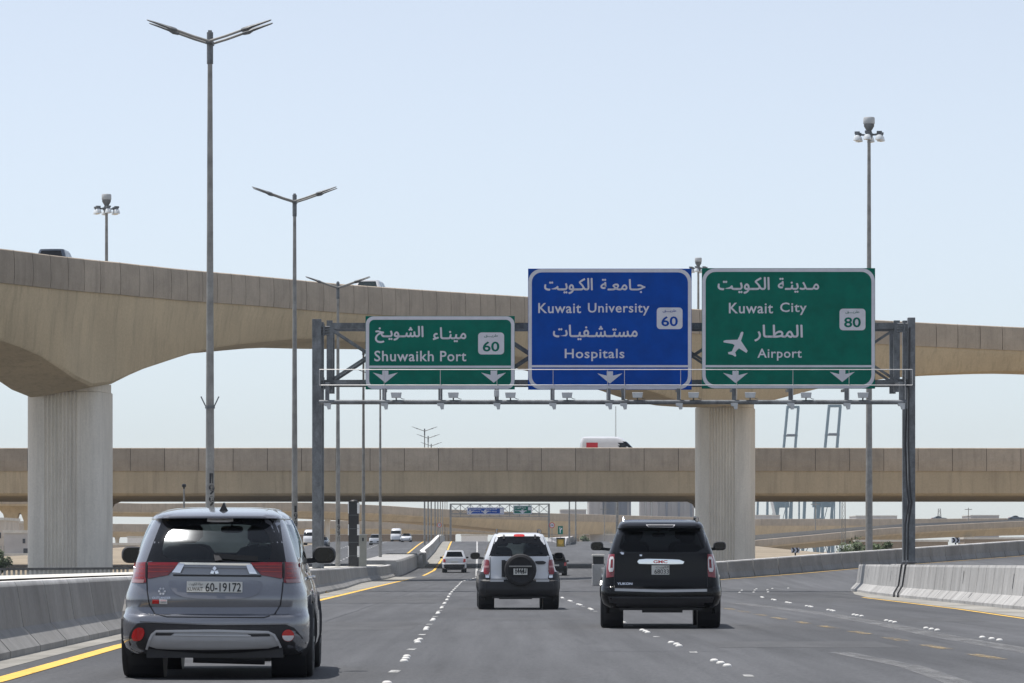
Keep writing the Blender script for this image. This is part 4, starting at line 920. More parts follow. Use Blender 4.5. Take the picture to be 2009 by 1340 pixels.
# plants
def plant(name, label, x, y, r, h, n, trunk=.0, cat='tree', seed=1, sz=.16):
    rd_ = random.Random(seed); t = thing(name, label, cat, (x, y, G(x, y)-.1)); mb = MB(); mb.cyl((0,0,0), (.1*r,0,trunk+h*.35), .09*r, .04*r, 7)
    cl_ = []
    for k in range(13):
        a = rd_.uniform(0, 2*pi); rr = r*sqrt(rd_.random())*.8; c = Vector((rr*cos(a), rr*sin(a), trunk+h*(.18+.7*rd_.random()*(1-rr/r*.5)))); cl_.append((c, r*rd_.uniform(.22, .42)))
        mb.cyl((.05*r, 0, trunk+h*.12), c, .04*r, .012*r, 5)
    mb.build('trunk' if cat == 'tree' else 'stem', M['bark'], t); mb = MB()
    for k in range(n):
        c, cr_ = cl_[rd_.randrange(13)]; d = Vector((rd_.gauss(0,1), rd_.gauss(0,1), rd_.gauss(0,1))).normalized(); p = c+d*cr_*(rd_.random()**.5); p.z = max(.05, p.z)
        a = Vector((rd_.gauss(0,1), rd_.gauss(0,1), rd_.gauss(0,.6))).normalized()*sz*rd_.uniform(.6, 1.3); b = a.orthogonal().normalized()*sz*rd_.uniform(.3, .6)
        mb.add([p-a, p-b*.9, p+a, p+b*.9], [(0,1,2,3)])
    mb.build('crown' if cat == 'tree' else 'foliage', M['leaf'], t)
plant('tree', 'round green tree at the left picture edge above the balustrade', at(-4, 0, 260).x, 260, 1.35, 2.2, 2600, .0, seed=3, sz=.12)
plant('bush', 'low green bush at the foot of the tall mast light', at(1683, 0, 240).x, 242, 1.5, 2.0, 1500, 0, 'bush', seed=5, sz=.13)
plant('bush', 'second low bush right of the tall mast light', at(1728, 0, 244).x, 246, 1.3, 2.2, 1200, 0, 'bush', seed=9, sz=.13)
M['leaf'] = mat('dry_weed', (.2,.15,.08), .8, var=.4)
plant('weed', 'small dry weed clump at the foot of the median barrier', -6.5, 128, .22, .18, 60, 0, 'plant', seed=21, sz=.05)
M['leaf'] = MATS['foliage']
plant('tree', 'small dark tree beyond the far road, left of the black SUV mirror', at(1146, 0, 640).x, 640, .9, 1.7, 400, .5, seed=12, sz=.2)
# retaining walls at the far left/right of the rise and under the viaducts
bld('grey abutment wall below the far viaduct, left of the black SUV', 1158, 1205, 1050, 860, 10, M['wallgrey'], cat='wall', name='abutment_wall')
bld('long brownish abutment wall right of the rise under the ramp viaduct', 1680, 1860, 1063, 620, 6, mat('brown_render', (.3,.24,.18), .9, var=.1), cat='wall', name='abutment_wall')
bld('brownish abutment wall at the right picture edge under the ramp viaduct', 1892, 2060, 1058, 640, 6, mat('brown_render', (.3,.24,.18)), cat='wall', name='abutment_wall')
bld('white tented shed far ahead over the crest of the road', 905, 955, 1051, 900, 30, M['white'], cat='shed', name='shed')

bw_ = mat('shaded_brown_render', (.26,.205,.15), .9, var=.15)  # brown for walls added to paint the shaded band beneath the viaduct
bld('long brown wall painted as shade beneath the level far viaduct, left of the lamp row', 300, 893, 1049, 985, 6, bw_, cat='wall', name='shade_wall')
bld('brown wall painted as shade beneath the level far viaduct, right of the white shed', 1085, 1160, 1049, 988, 6, bw_, cat='wall', name='shade_wall')

up = None
for px, Y, top, lb in ((1600,700,985,'on the skyline between the low blue cranes'),(1440,900,990,'just right of the fluted pillar'),(512,800,988,'second from the left behind the grey SUV roof'),(1186,760,995,'just left of the black SUV roof'),(1900,900,996,'right of the small pylon'),(300,860,990,'just left of the grey SUV roof')):
    c = at(px, top, Y); t = thing('utility_pole', 'thin far utility pole with short crossarm, '+lb, 'utility pole', (c.x, Y, -1.5), 0, 'thin utility poles in the distance'); h = c.z+1.5
    mb = MB(); mb.cyl((0,0,0),(0,0,h),.13,.09,6); mb.build('pole', M['galv'], t); mb = MB(); mb.box(-.9,.9,-.06,.06,h-.5,h-.35); mb.build('crossarm', M['galv'], t)
for px0, px1, py, Y, m, lb in ((1482,1530,1012,1400,'wallgrey','low pale harbour shed right of the fluted pillar'),(1680,1760,1013,1450,'wallgrey','low pale harbour shed left of the gantry leg'),(1905,1960,1012,1500,'silo','low grey harbour shed at the right end of the skyline'),(1100,1150,1001,1350,'silo','low grey block left of the plain harbour hall')):
    bld(lb, px0, px1, py, Y, 30, M[m], cat='shed', name='harbour_shed')

# ------------------------------------------------------------------ vehicles
# Body: horizontal outlines stacked by height. y runs forward from the rear bumper, x to the right, z up from the road.
class Car:
    def __init__(s, name, label, loc, yaw, tab, paint, B=.1, Rx=.2, Ry=.3, FRx=.35, FRy=.5, belt=1.07, group=None, cat='car', nt=(.0,.14,.28,.42,.56,.7,.84,1.0), nside=26):
        s.root = thing(name, label, cat, loc, yaw, group); s.tab = tab; s.B, s.Rx, s.Ry, s.FRx, s.FRy = B, Rx, Ry, FRx, FRy; s.belt = belt; s.paint = paint; s.bar = (0, 0); s.nt = nt; s.ns = nside; s.wheels = []
    def at(s, z):
        T = s.tab
        if z <= T[0][0]: return T[0][1:]
        for a, b in zip(T, T[1:]):
            if z <= b[0]: t = (z-a[0])/(b[0]-a[0]); return tuple(u+(v-u)*t for u, v in zip(a[1:], b[1:]))
        return T[-1][1:]
    def sidex(s, z, y):
        w_, r, f = s.at(z); t = min(1, max(0, (y-r-.5)/max(.5, (f-r-1.2)))); b = s.bar[0]+(s.bar[1]-s.bar[0])*min(1, max(0, (z-s.belt+.15)/.3)); return w_*(1+b*sin(pi*min(1, t*1.0))**.7)
    def ry(s, x, z):
        w_, r, f = s.at(z); ax = min(abs(x), w_); rx = min(s.Rx, w_*.5); y = r+s.B*(ax/w_)**2
        if ax > w_-rx: u = (ax-(w_-rx))/rx; y += s.Ry*(1-sqrt(max(0, 1-u*u)))
        return y
    def ring(s, z):
        w_, r, f = s.at(z); rx = min(s.Rx, w_*.5); fx = min(s.FRx, w_*.6); P = []
        for t in s.nt: x = t*(w_-rx); P.append((x, s.ry(x, z), 'rear', t))
        for k in range(1, 7): x = w_-rx+rx*sin(k/6*pi/2); P.append((x, s.ry(x, z), 'rc', k/6))
        y0 = r+s.B+s.Ry; y1 = max(y0+.3, f-s.FRy)
        for k in range(1, s.ns+1): y = y0+(y1-y0)*k/s.ns; P.append((s.sidex(z, y), y, 'side', y))
        for k in range(1, 6): a = k/5*pi/2; P.append((w_-fx+fx*cos(a), y1+s.FRy*sin(a)*(1), 'fc', k/5))
        for t in (.75, .5, .25, 0): P.append(((w_-fx)*t, y1+s.FRy+.06*(1-t*t), 'front', t))
        full = P+[(-x, y, g, t) for x, y, g, t in reversed(P[1:-1])]
        return [(x, y, z, g, t) for x, y, g, t in full]
    def body(s, rear=None, side=(), wind=None, gside='glass', grear='glass', gfront='glassclear', dz=.045, arch=.39, lower=None, keep_rear=False):
        """rear=(z0, z1, tmax) hole for the rear window, side=[(z0, z1, y0, y1), ...], wind=(z0, z1)"""
        zs = []
        for a, b in zip(s.tab, s.tab[1:]):
            n = max(1, int((b[0]-a[0])/dz+.5)); zs += [a[0]+(b[0]-a[0])*k/n for k in range(n)]
        zs.append(s.tab[-1][0]); rings = [s.ring(z) for z in zs]; n = len(rings[0])
        V = [(x, y, z) for r_ in rings for x, y, z, g, t in r_]; buckets = {}; LOW = {}
        for j in range(len(zs)-1):
            zc = (zs[j]+zs[j+1])/2
            for i in range(n):
                i2 = (i+1) % n; A, Bq = rings[j][i], rings[j][i2]; C_ = rings[j+1][i]; D_ = rings[j+1][i2]; g = A[3] if A[3] == Bq[3] else (Bq[3] if A[3] in ('rear',) and Bq[3] == 'rc' else A[3]); yc = (A[1]+Bq[1]+C_[1]+D_[1])/4; key = 'body'
                tags = {A[3], Bq[3]}
                if rear and tags == {'rear'} and rear[0] < zc < rear[1] and max(A[4], Bq[4]) <= rear[2]+1e-6: key = 'rear_window'
                elif tags <= {'side', 'rc', 'fc'} and 'side' in tags:
                    for q, (z0, z1, y0, y1) in enumerate(side):
                        sh = (zc-s.belt)*.0
                        if z0 < zc < z1 and y0 < yc < y1: key = 'side_window%d%s' % (q, 'L' if A[0] < 0 else 'R')
                    for (yw, zw) in s.wheels:
                        if (yc-yw)**2+(zc-zw)**2 < arch*arch: key = None
                elif wind and tags <= {'front', 'fc'} and wind[0] < zc < wind[1]: key = 'windshield'
                if key: buckets.setdefault(key, []).append((j*n+i, j*n+i2, (j+1)*n+i2, (j+1)*n+i)); LOW[(j*n+i, j*n+i2)] = bool(lower and zc < (lower[0] if tags <= {'rear'} else lower[1]))
        for key, fs in buckets.items():
            used = sorted({v for f in fs for v in f}); mp_ = {v: k for k, v in enumerate(used)}; mb = MB()
            mb.add([V[v] for v in used], [[mp_[v] for v in f] for f in fs])
            mb.m = [1 if LOW.get((f[0], f[1])) else 0 for f in fs]
            if key == 'body':
                top = [mp_[(len(zs)-1)*n+i] for i in range(n)]; mb.f.append(top); mb.m.append(0)
                m = [s.paint, lower[2]] if lower else s.paint
            else: m = M[gside] if key.startswith('side') else M[grear] if key == 'rear_window' else M[gfront]
            if key == 'rear_window' and not keep_rear: continue
            nm = 'body' if key == 'body' else key.rstrip('LR0123456789')
            o = mb.build(nm, m, s.root, smooth=38)
            if key == 'body': s.bodyo = o
        # floor of the cabin and underside
        w_, r, f = s.at(s.belt-.03); mb = MB(); P = [(x*.985, y*(1)+(.02 if y < 2 else -.02), s.belt-.04) for x, y, z, g, t in s.ring(s.belt-.03)]; mb.add(P, [tuple(range(len(P)))])
        P = [(x*.97, y, s.tab[0][0]+.01) for x, y, z, g, t in s.ring(s.tab[0][0])]; mb.add(P, [tuple(range(len(P)))]); mb.build('cabin_floor', M['inter'], s.root)
    def wheel(s, x, y, r, wd, detail=True):
        mb = MB(); sx = 1 if x > 0 else -1
        mb.lathe([(r*.45,-wd*.3),(r*.62,-wd*.42),(r*.64,-wd*.46)][::1]+[(r*.62, wd*.3),(r*.3, wd*.34),(0, wd*.34)], axis='x', n=20)
        if detail:
            for k in range(5): a = k*2*pi/5; mb.beam((wd*.38*sx, 0, 0), (wd*.4*sx, r*.58*cos(a), r*.58*sin(a)), .05, .05)
        w_ = mb.build('wheel', M['rim'], s.root, loc=(x, y, r), smooth=40)
        mb = MB(); h = wd/2
        pr = [(r*.63,-h*.8),(r*.72,-h*.98),(r*.86,-h),(r*.95,-h*.93),(r*.99,-h*.78),(r,-h*.6),(r,-h*.32),(r*.975,-h*.3),(r*.975,-h*.24),(r,-h*.22),(r,h*.22),(r*.975,h*.24),(r*.975,h*.3),(r,h*.32),(r,h*.6),(r*.99,h*.78),(r*.95,h*.93),(r*.86,h),(r*.72,h*.98),(r*.63,h*.8)]
        mb.lathe(pr, axis='x', n=36); mb.build('tyre', M['rubber'], w_, smooth=35)
        return w_
    def arches(s, r, m, wd=.035, zmin=.2):
        for (yw, zw) in s.wheels:
            for sx in (-1, 1):
                mb = MB(); P = []
                for k in range(19):
                    a = -.35+(pi+.7)*k/18; y, z = yw+r*cos(a), zw+r*sin(a)
                    if z < zmin: continue
                    x = s.sidex(z, y); P.append([(sx*(x-.03), y-cos(a)*.02, z-sin(a)*.02), (sx*(x+.018), y-cos(a)*.015, z-sin(a)*.015), (sx*(x+.02), y+cos(a)*wd, z+sin(a)*wd), (sx*(x-.03), y+cos(a)*(wd+.01), z+sin(a)*(wd+.01))])
                mb.sweep(P); mb.build('wheel_arch', m, s.root)
        # dark wheel housings
        for (yw, zw) in s.wheels:
            for sx in (-1, 1):
                mb = MB(); w_ = s.at(.5)[0]; mb.lathe([(.0, sx*(w_-.36)), (r+.02, sx*(w_-.36)), (r+.02, sx*(w_-.04))], (0, yw, zw), 'x', 20); mb.build('wheel_housing', M['plastic'], s.root)
    def patch(s, name, out, m, off=.008, thick=.02, n=56, rings=6, par=None, cen=None, fn=None, smooth=40):
        fn = fn or s.ry; cx, cz = cen or centroid(out); A = angs(n, out, cen=(cx, cz)); O = polar(out, n, (cx, cz), A); n = len(O); mb = MB(); vs = []; fs = []
        for q in range(rings+1):
            t = 1-q/rings
            if q == rings: vs.append((cx, fn(cx, cz)-off, cz)); break
            for x, z in O: X_, Z_ = cx+(x-cx)*t, cz+(z-cz)*t; vs.append((X_, fn(X_, Z_)-off, Z_))
        for q in range(rings-1):
            for i in range(n): fs.append((q*n+i, q*n+(i+1) % n, (q+1)*n+(i+1) % n, (q+1)*n+i))
        for i in range(n): fs.append(((rings-1)*n+i, (rings-1)*n+(i+1) % n, rings*n))
        k = len(vs)
        if thick:
            vs += [(x, fn(x, z)-off+thick, z) for x, z in O]; fs += [(i, k+i, k+(i+1) % n, (i+1) % n) for i in range(n)]
        mb.add(vs, fs); return mb.build(name, m, par or s.root, smooth=smooth)
    def annulus(s, name, out, inn, m, off=.006, thick=.015, n=72, par=None):
        c = centroid(inn); A = angs(n, out, inn, cen=c); O = polar(out, n, c, A); I = polar(inn, n, c, A); n = len(A); mb = MB(); vs = []
        for t in (0, .33, .66, 1): vs += [(a[0]+(b[0]-a[0])*t, s.ry(a[0]+(b[0]-a[0])*t, a[1]+(b[1]-a[1])*t)-off, a[1]+(b[1]-a[1])*t) for a, b in zip(O, I)]
        fs = [(q*n+i, q*n+(i+1) % n, (q+1)*n+(i+1) % n, (q+1)*n+i) for q in range(3) for i in range(n)]
        k = 4*n; vs += [(x, s.ry(x, z)-off+thick, z) for x, z in O]+[(x, s.ry(x, z)-off+thick, z) for x, z in I]
        fs += [(i, k+i, k+(i+1) % n, (i+1) % n) for i in range(n)]+[(3*n+i, 3*n+(i+1) % n, k+n+(i+1) % n, k+n+i) for i in range(n)]
        mb.add(vs, fs); return mb.build(name, m, par or s.root, smooth=40)
    def line(s, name, pts, wd, m, off=.004, depth=.012, closed=False, par=None):     # seams and trim bars following the rear surface
        P = []
        pts = list(pts)+([pts[0]] if closed else [])
        for (x0, z0), (x1, z1) in zip(pts, pts[1:]):
            k = max(1, int(max(abs(x1-x0), abs(z1-z0))/.04))
            for i in range(k): P.append((x0+(x1-x0)*i/k, z0+(z1-z0)*i/k))
        P.append(pts[-1]); secs = []
        for i, (x, z) in enumerate(P):
            a = P[max(0, i-1)]; b = P[min(len(P)-1, i+1)]; dx, dz = b[0]-a[0], b[1]-a[1]; L = sqrt(dx*dx+dz*dz) or 1; nx, nz = -dz/L*wd/2, dx/L*wd/2; y = s.ry(x, z)
            secs.append([(x-nx, y+depth, z-nz), (x-nx, y-off, z-nz), (x+nx, y-off, z+nz), (x+nx, y+depth, z+nz)])
        mb = MB(); mb.sweep(secs); return mb.build(name, m, par or s.root)
    def text(s, name, txt, box, m, off=.01, par=None, **kw):
        mb = MB(); put_text(mb, txt, box, -off, fn=s.ry, **kw); return mb.build(name, m, par or s.root)
    def mirror(s, x, y, z, w_, h, m, g='frit'):
        for sx in (-1, 1):
            mb = MB(); out = polar(rrect(-w_/2, w_/2, -h/2, h/2, min(w_, h)*.42), 28, (0, 0)); secs = []
            for t, dy in ((.86, -.055), (1, -.03), (.98, .03), (.8, .09), (.4, .13)): secs.append([(sx*x+a*t, y+dy, z+b*t) for a, b in out])
            mb.sweep(secs); mb.beam((sx*(x-w_*.3), y+.03, z-h*.3), (sx*(x-w_*.5-.16), y+.06, z-h*.45), .05, .05); o = mb.build('mirror', m, s.root, smooth=50)
            mb = MB(); mb.add([(sx*x+a*.8, y-.058, z+b*.8) for a, b in out], [tuple(range(len(out)))]); mb.build('mirror_glass', M[g], o)
    def seats(s, xs_, y, z0, h, w_=.48):
        for x in xs_:
            mb = MB(); secs = []
            for t, k in ((0, .9), (.3, 1), (.7, .96), (.92, .8), (1, .55)): secs.append([(x+a*w_/2*k, y+b*.07+t*.08, z0+(h)*t) for a, b in ((-1,-.6),(-.8,-1),(.8,-1),(1,-.6),(1,.6),(.8,1),(-.8,1),(-1,.6))])
            mb.sweep(secs); secs = []
            for t, k in ((0, .7), (.25, 1), (.75, 1), (1, .7)): secs.append([(x+a*.13*k, y+b*.05+.09, z0+h+.03+.17*t) for a, b in ((-1,-.6),(-.8,-1),(.8,-1),(1,-.6),(1,.6),(.8,1),(-.8,1),(-1,.6))])
            mb.sweep(secs); mb.build('seat', M['inter'], s.root, smooth=60)
    def rear_mirror(s, y, z, x=0):
        mb = MB(); P = polar(rrect(-.11, .11, -.035, .035, .03), 24, (0, 0)); mb.sweep([[(x+a, y, z+b) for a, b in P], [(x+a*.9, y+.04, z+b*.9) for a, b in P]]); mb.cyl((x, y+.02, z+.03), (x, y+.08, z+.1), .012, .012, 6); mb.build('rear_view_mirror', M['plastic'], s.root)
def centroid(P): return (sum(p[0] for p in P)/len(P), sum(p[1] for p in P)/len(P))
def angs(n, *outs, cen):
    A = [2*pi*i/n for i in range(n)]
    for P in outs:
        if len(P) > 14: continue
        for x, z in P: A.append(atan2(z-cen[1], x-cen[0]) % (2*pi))
    A.sort(); R_ = [A[0]]
    for a in A[1:]:
        if a-R_[-1] > 1e-5: R_.append(a)
    return R_
def polar(P, n, cen=None, A=None):
    cx, cz = cen or centroid(P); out = []; k = len(P)
    for a in (A or [2*pi*i/n for i in range(n)]):
        dx, dz = cos(a), sin(a); best = 0
        for j in range(k):
            (x1, z1), (x2, z2) = P[j], P[(j+1) % k]; x1 -= cx; z1 -= cz; x2 -= cx; z2 -= cz; ex, ez = x2-x1, z2-z1; den = dx*ez-dz*ex
            if abs(den) < 1e-12: continue
            t = (x1*ez-z1*ex)/den; u = (x1*dz-z1*dx)/den
            if -1e-9 <= u <= 1+1e-9 and t > best: best = t
        out.append((cx+dx*best, cz+dz*best))
    return out
def chaikin(P, k=2):
    for _ in range(k):
        Q = []
        for a, b in zip(P, P[1:]+P[:1]): Q += [(a[0]*.8+b[0]*.2, a[1]*.8+b[1]*.2), (a[0]*.2+b[0]*.8, a[1]*.2+b[1]*.8)]
        P = Q
    return P
def mir(P): return [(-x, z) for x, z in P]

# ---- 1: grey SUV, nearest
s_ = 216.; xc, gy_ = 420.5, 1333.5
def o(cx, cy): return ((200+cx/3.526-xc)/s_, (gy_-(960+cy/3.526))/s_)
tab = [(.235,.80,.14,4.25),(.29,.84,.05,4.42),(.36,.856,.0,4.5),(.50,.858,.0,4.53),(.56,.855,.0,4.53),(.585,.852,.015,4.53),(.60,.848,.055,4.52),(.66,.838,.08,4.5),(.72,.836,.06,4.5),(.78,.83,.075,4.48),(.84,.81,.09,4.46),(.90,.79,.095,4.42),(.98,.765,.10,4.2),(1.05,.75,.11,3.5),(1.075,.745,.12,3.38),
       (1.15,.722,.165,3.25),(1.25,.69,.235,3.06),(1.35,.655,.34,2.88),(1.42,.625,.42,2.76),(1.465,.602,.465,2.70),(1.474,.598,.36,2.69),(1.495,.585,.37,2.64),(1.512,.565,.43,2.6),(1.535,.535,.66,2.45),(1.56,.50,1.05,2.3),(1.578,.45,1.35,2.2),(1.588,.37,1.6,2.1)]
c = Car('grey_suv', 'grey metallic SUV, nearest car at the lower left, with red tail lights and plate 60-19172', ((xc-CX)/s_, 33.3, G(-2.7, 34.2)+.0), .028, tab, M['paintgrey'], B=.13, Rx=.17, Ry=.32, belt=1.09)
c.wheels = [(.87, .35), (3.54, .35)]; c.bar = (.045, .10)
c.body(rear=(1.08, 1.465, 1.0), side=[(1.11,1.44,.62,1.12),(1.11,1.45,1.22,2.05),(1.11,1.45,2.15,3.0)], wind=(1.1, 1.5), gside='glass', arch=.385)
c.arches(.375, M['trimgrey'])
for x, y in ((-.765,.87),(.765,.87),(-.765,3.54),(.765,3.54)): c.wheel(x, y, .35, .235)
GO = [o(398,193), o(1208,193), o(1262,500), o(302,500)]; GI = chaikin([o(455,262), o(700,235), o(1060,240), o(1140,300), o(1168,400), o(1160,492), o(1060,498), o(600,488), o(450,478), o(405,440), o(415,350)], 2)
c.annulus('window_frame', [(x*1.0, z) for x, z in [o(396,188), o(1210,188), o(1268,502), o(297,502)]], GI, M['frit'], off=.004)
c.patch('rear_window', GI, M['glasssun'], off=.002, thick=0, n=64, rings=12, smooth=180)
mb = MB(); x_, z_ = o(1,1)
c.patch('brake_light', chaikin([o(715,195), o(890,195), o(895,222), o(710,222)], 1), M['lens'], off=.012)
# spoiler highlights, shark fin
mb = MB(); x0 = o(812,0)[0]; mb.sweep([[(x0-.035*k, .9-.06, 1.545+z), (x0-.02*k, .9+.16, 1.55+z), (x0+.02*k, .9+.16, 1.55+z), (x0+.035*k, .9-.06, 1.545+z)] for k, z in ((1.2, 0), (.9, .02), (.5, .045), (.15, .075))]); mb.build('antenna', M['plastic'], c.root, smooth=60)
# garnish and lights
for sgn in (1, -1):
    TL = [(x*sgn, z) for x, z in [o(197,505), o(300,500), o(300,640), o(283,646), o(185,645), o(190,560)]]
    if sgn < 0: TL = [(-a, b) for a, b in [( -o(197,505)[0]*-1, 0)]] and [(abs(x), z) for x, z in [o(197,505), o(300,500), o(300,640), o(283,646), o(185,645), o(190,560)]]
    l1 = c.patch('tail_light', TL, M['red'], off=.014, thick=.03, n=48)
    q = [o(195,622), o(288,622), o(281,645), o(189,645)]; q = q if sgn > 0 else [(abs(x), z) for x, z in q]; c.patch('reversing_light', q, mat('dull_pink_lens', (.32,.17,.17), .2, coat=.4, var=.1), off=.018, thick=.01, par=l1, n=32)
    inner = [o(312,502), o(530,503), o(505,535), o(452,592), o(312,616)]; inner = inner if sgn > 0 else [(-x, z) for x, z in inner]
    c.patch('tail_light', inner, M['red'], off=.016, thick=.03, n=64)
    fog = chaikin([o(215,975), o(250,952), o(290,958), o(296,1000), o(270,1045), o(215,1050), o(200,1020)], 2); 
    if sgn > 0: c.patch('fog_reflector', fog, M['redpatch'], off=.022, thick=.05, n=32)
    else:
        ctr = o(1287,1010); up = [(ctr[0]+.055*cos(a), ctr[1]+.055*sin(a)) for a in [k*pi/12 for k in range(24)]]
        f1 = c.patch('fog_light', up, M['redpatch'], off=.022, thick=.05, n=32); lo = [(ctr[0]+.052*cos(a), ctr[1]+.052*sin(a)) for a in [pi+k*pi/12 for k in range(13)]]; c.patch('lens', lo, M['lens'], off=.028, thick=.01, par=f1, n=32)
c.patch('garnish', [o(528,503), o(1030,512), o(1073,583), o(1015,583), o(975,530), o(585,522), o(540,575), o(478,572)][:0] or [o(528,503), o(1032,513), o(1050,545), o(505,535)], M['paintgrey'], off=.02, thick=.03, n=64)
c.line('garnish_bar', [o(536,510), o(1024,518)], .02, M['chrome'], off=.027)
for pts in ([o(530,508), o(570,512), o(540,575), o(482,572)], [o(995,520), o(1032,516), o(1072,583), o(1018,581)]): c.patch('garnish_corner', pts, M['chrome'], off=.028, thick=.02, n=40)
for sx in (-1, 1):
    for zz, x0, x1 in ((.985,.42,.61),(1.02,.37,.61),(1.045,.34,.61)): c.line('lamp_rib', [(sx*x0, zz), (sx*x1, zz)], .006, mat('bright_red_lens', (.45,.02,.02), .2, coat=.5), off=.021, depth=.0)
    for zz in (.93,.97,1.01,1.045): c.line('lamp_rib', [(sx*.65, zz), (sx*.735, zz)], .006, MATS['bright_red_lens'], off=.019, depth=.0)
    c.line('lamp_gap', [(sx*.63, 1.068), (sx*.627, .93)], .014, M['blk'], off=.022)
# three-diamond badge
def dia(cx, cy, ang, L=34, W=14):
    pts = [(0,0),(W,-L/2),(0,-L),(-W,-L/2)]; a = ang; return [o(cx+p[0]*cos(a)-p[1]*sin(a), cy+p[0]*sin(a)+p[1]*cos(a)) for p in pts]
for a in (0, 2*pi/3, -2*pi/3): c.patch('badge', dia(778,562,a), M['chrome'], off=.034, thick=.012, n=16, rings=2)
c.patch('plate_recess', chaikin([o(455,618), o(1115,622), o(1112,680), o(1060,738), o(950,758), o(640,755), o(520,735), o(460,670)], 2), M['paintgrey'], off=.0, thick=.035, n=64, fn=lambda x, z: c.ry(x, z)-.004-.17*max(0, .89-z))
c.line('lip_shadow', [o(490,592), o(1100,598)], .016, M['trimgrey'], off=.006)  # dark bar painting the soft shadow below the garnish
pl = c.patch('number_plate', [o(586,633), o(970,638), o(970,712), o(586,708)], M['plate'], off=.028, thick=.012, n=48)
c.text('plate_number', '60-19172', (o(716,0)[0], o(962,0)[0], o(0,706)[1], o(0,645)[1]), M['blk'], off=.031, par=pl, bold=.01)
c.text('plate_country', 'KUWAIT', (o(592,0)[0], o(698,0)[0], o(0,700)[1], o(0,674)[1]), M['blk'], off=.031, par=pl, bold=.01)
c.text('plate_script', 'دولة الكويت', (o(600,0)[0], o(698,0)[0], o(0,666)[1], o(0,642)[1]), M['blk'], off=.031, par=pl, arabic=True)
c.text('model_lettering', 'OUTLANDER', (o(345,0)[0], o(475,0)[0], o(0,757)[1], o(0,741)[1]), M['chrome'], off=.012, bold=.02)
c.patch('sticker', [o(345,762), o(392,762), o(392,790), o(345,790)], M['redpatch'], off=.008, thick=.004, n=16); st = c.patch('sticker', [o(395,760), o(450,762), o(450,792), o(395,790)], M['white'], off=.008, thick=.004, n=16)
c.line('sticker_print', [o(402,769), o(444,770)], .004, M['redpatch'], off=.0135, par=st); c.line('sticker_print', [o(402,782), o(444,783)], .004, M['gantry'], off=.0135, par=st)
for k in range(6): a = k*pi/3; p = o(412+20*cos(a), 703+20*sin(a)); c.patch('emblem', [(p[0]+.011*cos(b), p[1]+.011*sin(b)) for b in [j*pi/3 for j in range(6)]], M['silver'], off=.007, thick=.004, n=8, rings=2)
c.line('tailgate_seam', [o(300,520), o(308,700), o(325,800), o(365,862), o(450,880), o(1120,885), o(1190,866), o(1232,800), o(1245,700), o(1250,640)], .011, M['blk'], off=.003)
# wiper, nozzle
c.line('wiper', [o(775,458), o(1075,478)], .045, M['blk'], off=.03, depth=-.012); c.patch('wiper_hub', [o(770,448), o(800,445), o(830,485), o(780,492)], M['plastic'], off=.035, thick=.04, n=20)
# bumper mouldings
c.patch('bumper_insert', chaikin([o(180,1080), o(180,1000), o(235,930), o(262,915), o(780,935), o(1290,930), o(1320,945), o(1395,1035), o(1420,1110), o(1360,1150), o(770,1160), o(200,1140)], 2), M['trimgrey'], off=.012, thick=.03, n=96, rings=8, cen=o(780,1030))
c.line('bumper_crease', [o(262,913), o(780,932), o(1290,928)], .012, M['paintgrey'], off=.02)
c.patch('skid_plate', chaikin([o(303,1105), o(345,1000), o(375,975), o(780,978), o(1150,985), o(1195,1005), o(1236,1090), o(1180,1100), o(770,1112)], 1), mat('grey_trim', (.4,.405,.415), .45, var=.06), off=.032, thick=.03, n=96, rings=6, cen=o(770,1050))
c.line('skid_rim', [o(306,1108), o(330,1040), o(348,1002), o(378,978), o(780,974), o(1150,985), o(1192,1006), o(1215,1045), o(1236,1095)], .02, M['silver'], off=.046)
c.patch('skid_slot', [o(375,990), o(505,990), o(480,1008), o(372,1008)], M['blk'], off=.036, thick=.006, n=24); c.patch('skid_slot', [o(1010,998), o(1160,998), o(1165,1014), o(1040,1016)], M['blk'], off=.036, thick=.006, n=24)
c.line('skid_crease', [o(500,1004), o(1030,1010)], .012, M['silver'], off=.042)
mb = MB(); mb.box(-.62,.62,.12,4.3,.2,.3); mb.cyl((-.2,.2,.22),(.45,.25,.2),.07,.07,12); mb.box(.15,.5,.3,.7,.16,.3); mb.cyl((-.6,.87,.3),(.6,.87,.3),.05,.05,8); mb.box(-.1,.02,.3,1.0,.19,.3); mb.build('underbody', M['plastic'], c.root)
c.mirror(.935, 2.75, 1.135, .23, .165, M['plastic'])
c.seats((-.36, .36), 1.6, 1.0, .22); c.seats((-.37, .40), 2.35, 1.0, .24, .5); c.rear_mirror(2.75, 1.385, .03)
mb = MB(); mb.add([(.16,2.7,1.2),(.27,2.75,1.35),(.33,2.72,1.2)], [(0,1,2)]); mb.add([(.3,2.3,1.17),(.33,2.3,1.3),(.42,2.3,1.2)], [(0,1,2)]) ; mb.build('paper_sheet', M['white'], c.root)
for sx in (1, -1):       # door seams and handles on the flanks
    mb = MB()
    for yd in (1.15, 2.1, 3.05):
        for z in [k*.06+.3 for k in range(13)]: w0, w1 = c.sidex(z, yd), c.sidex(z+.06, yd); mb.add([(sx*(w0+.002), yd, z), (sx*(w0+.002), yd+.012, z), (sx*(w1+.002), yd+.012, z+.06), (sx*(w1+.002), yd, z+.06)], [(0,1,2,3)])
    mb.build('door_seam', M['blk'], c.root)
    for yd in (1.3, 2.3): mb = MB(); w0 = c.sidex(.92, yd+.1); mb.box(min(sx*w0, sx*(w0+.04)), max(sx*w0, sx*(w0+.04)), yd, yd+.2, .905, .935); mb.build('door_handle', M['chrome'], c.root, bevel=.01)

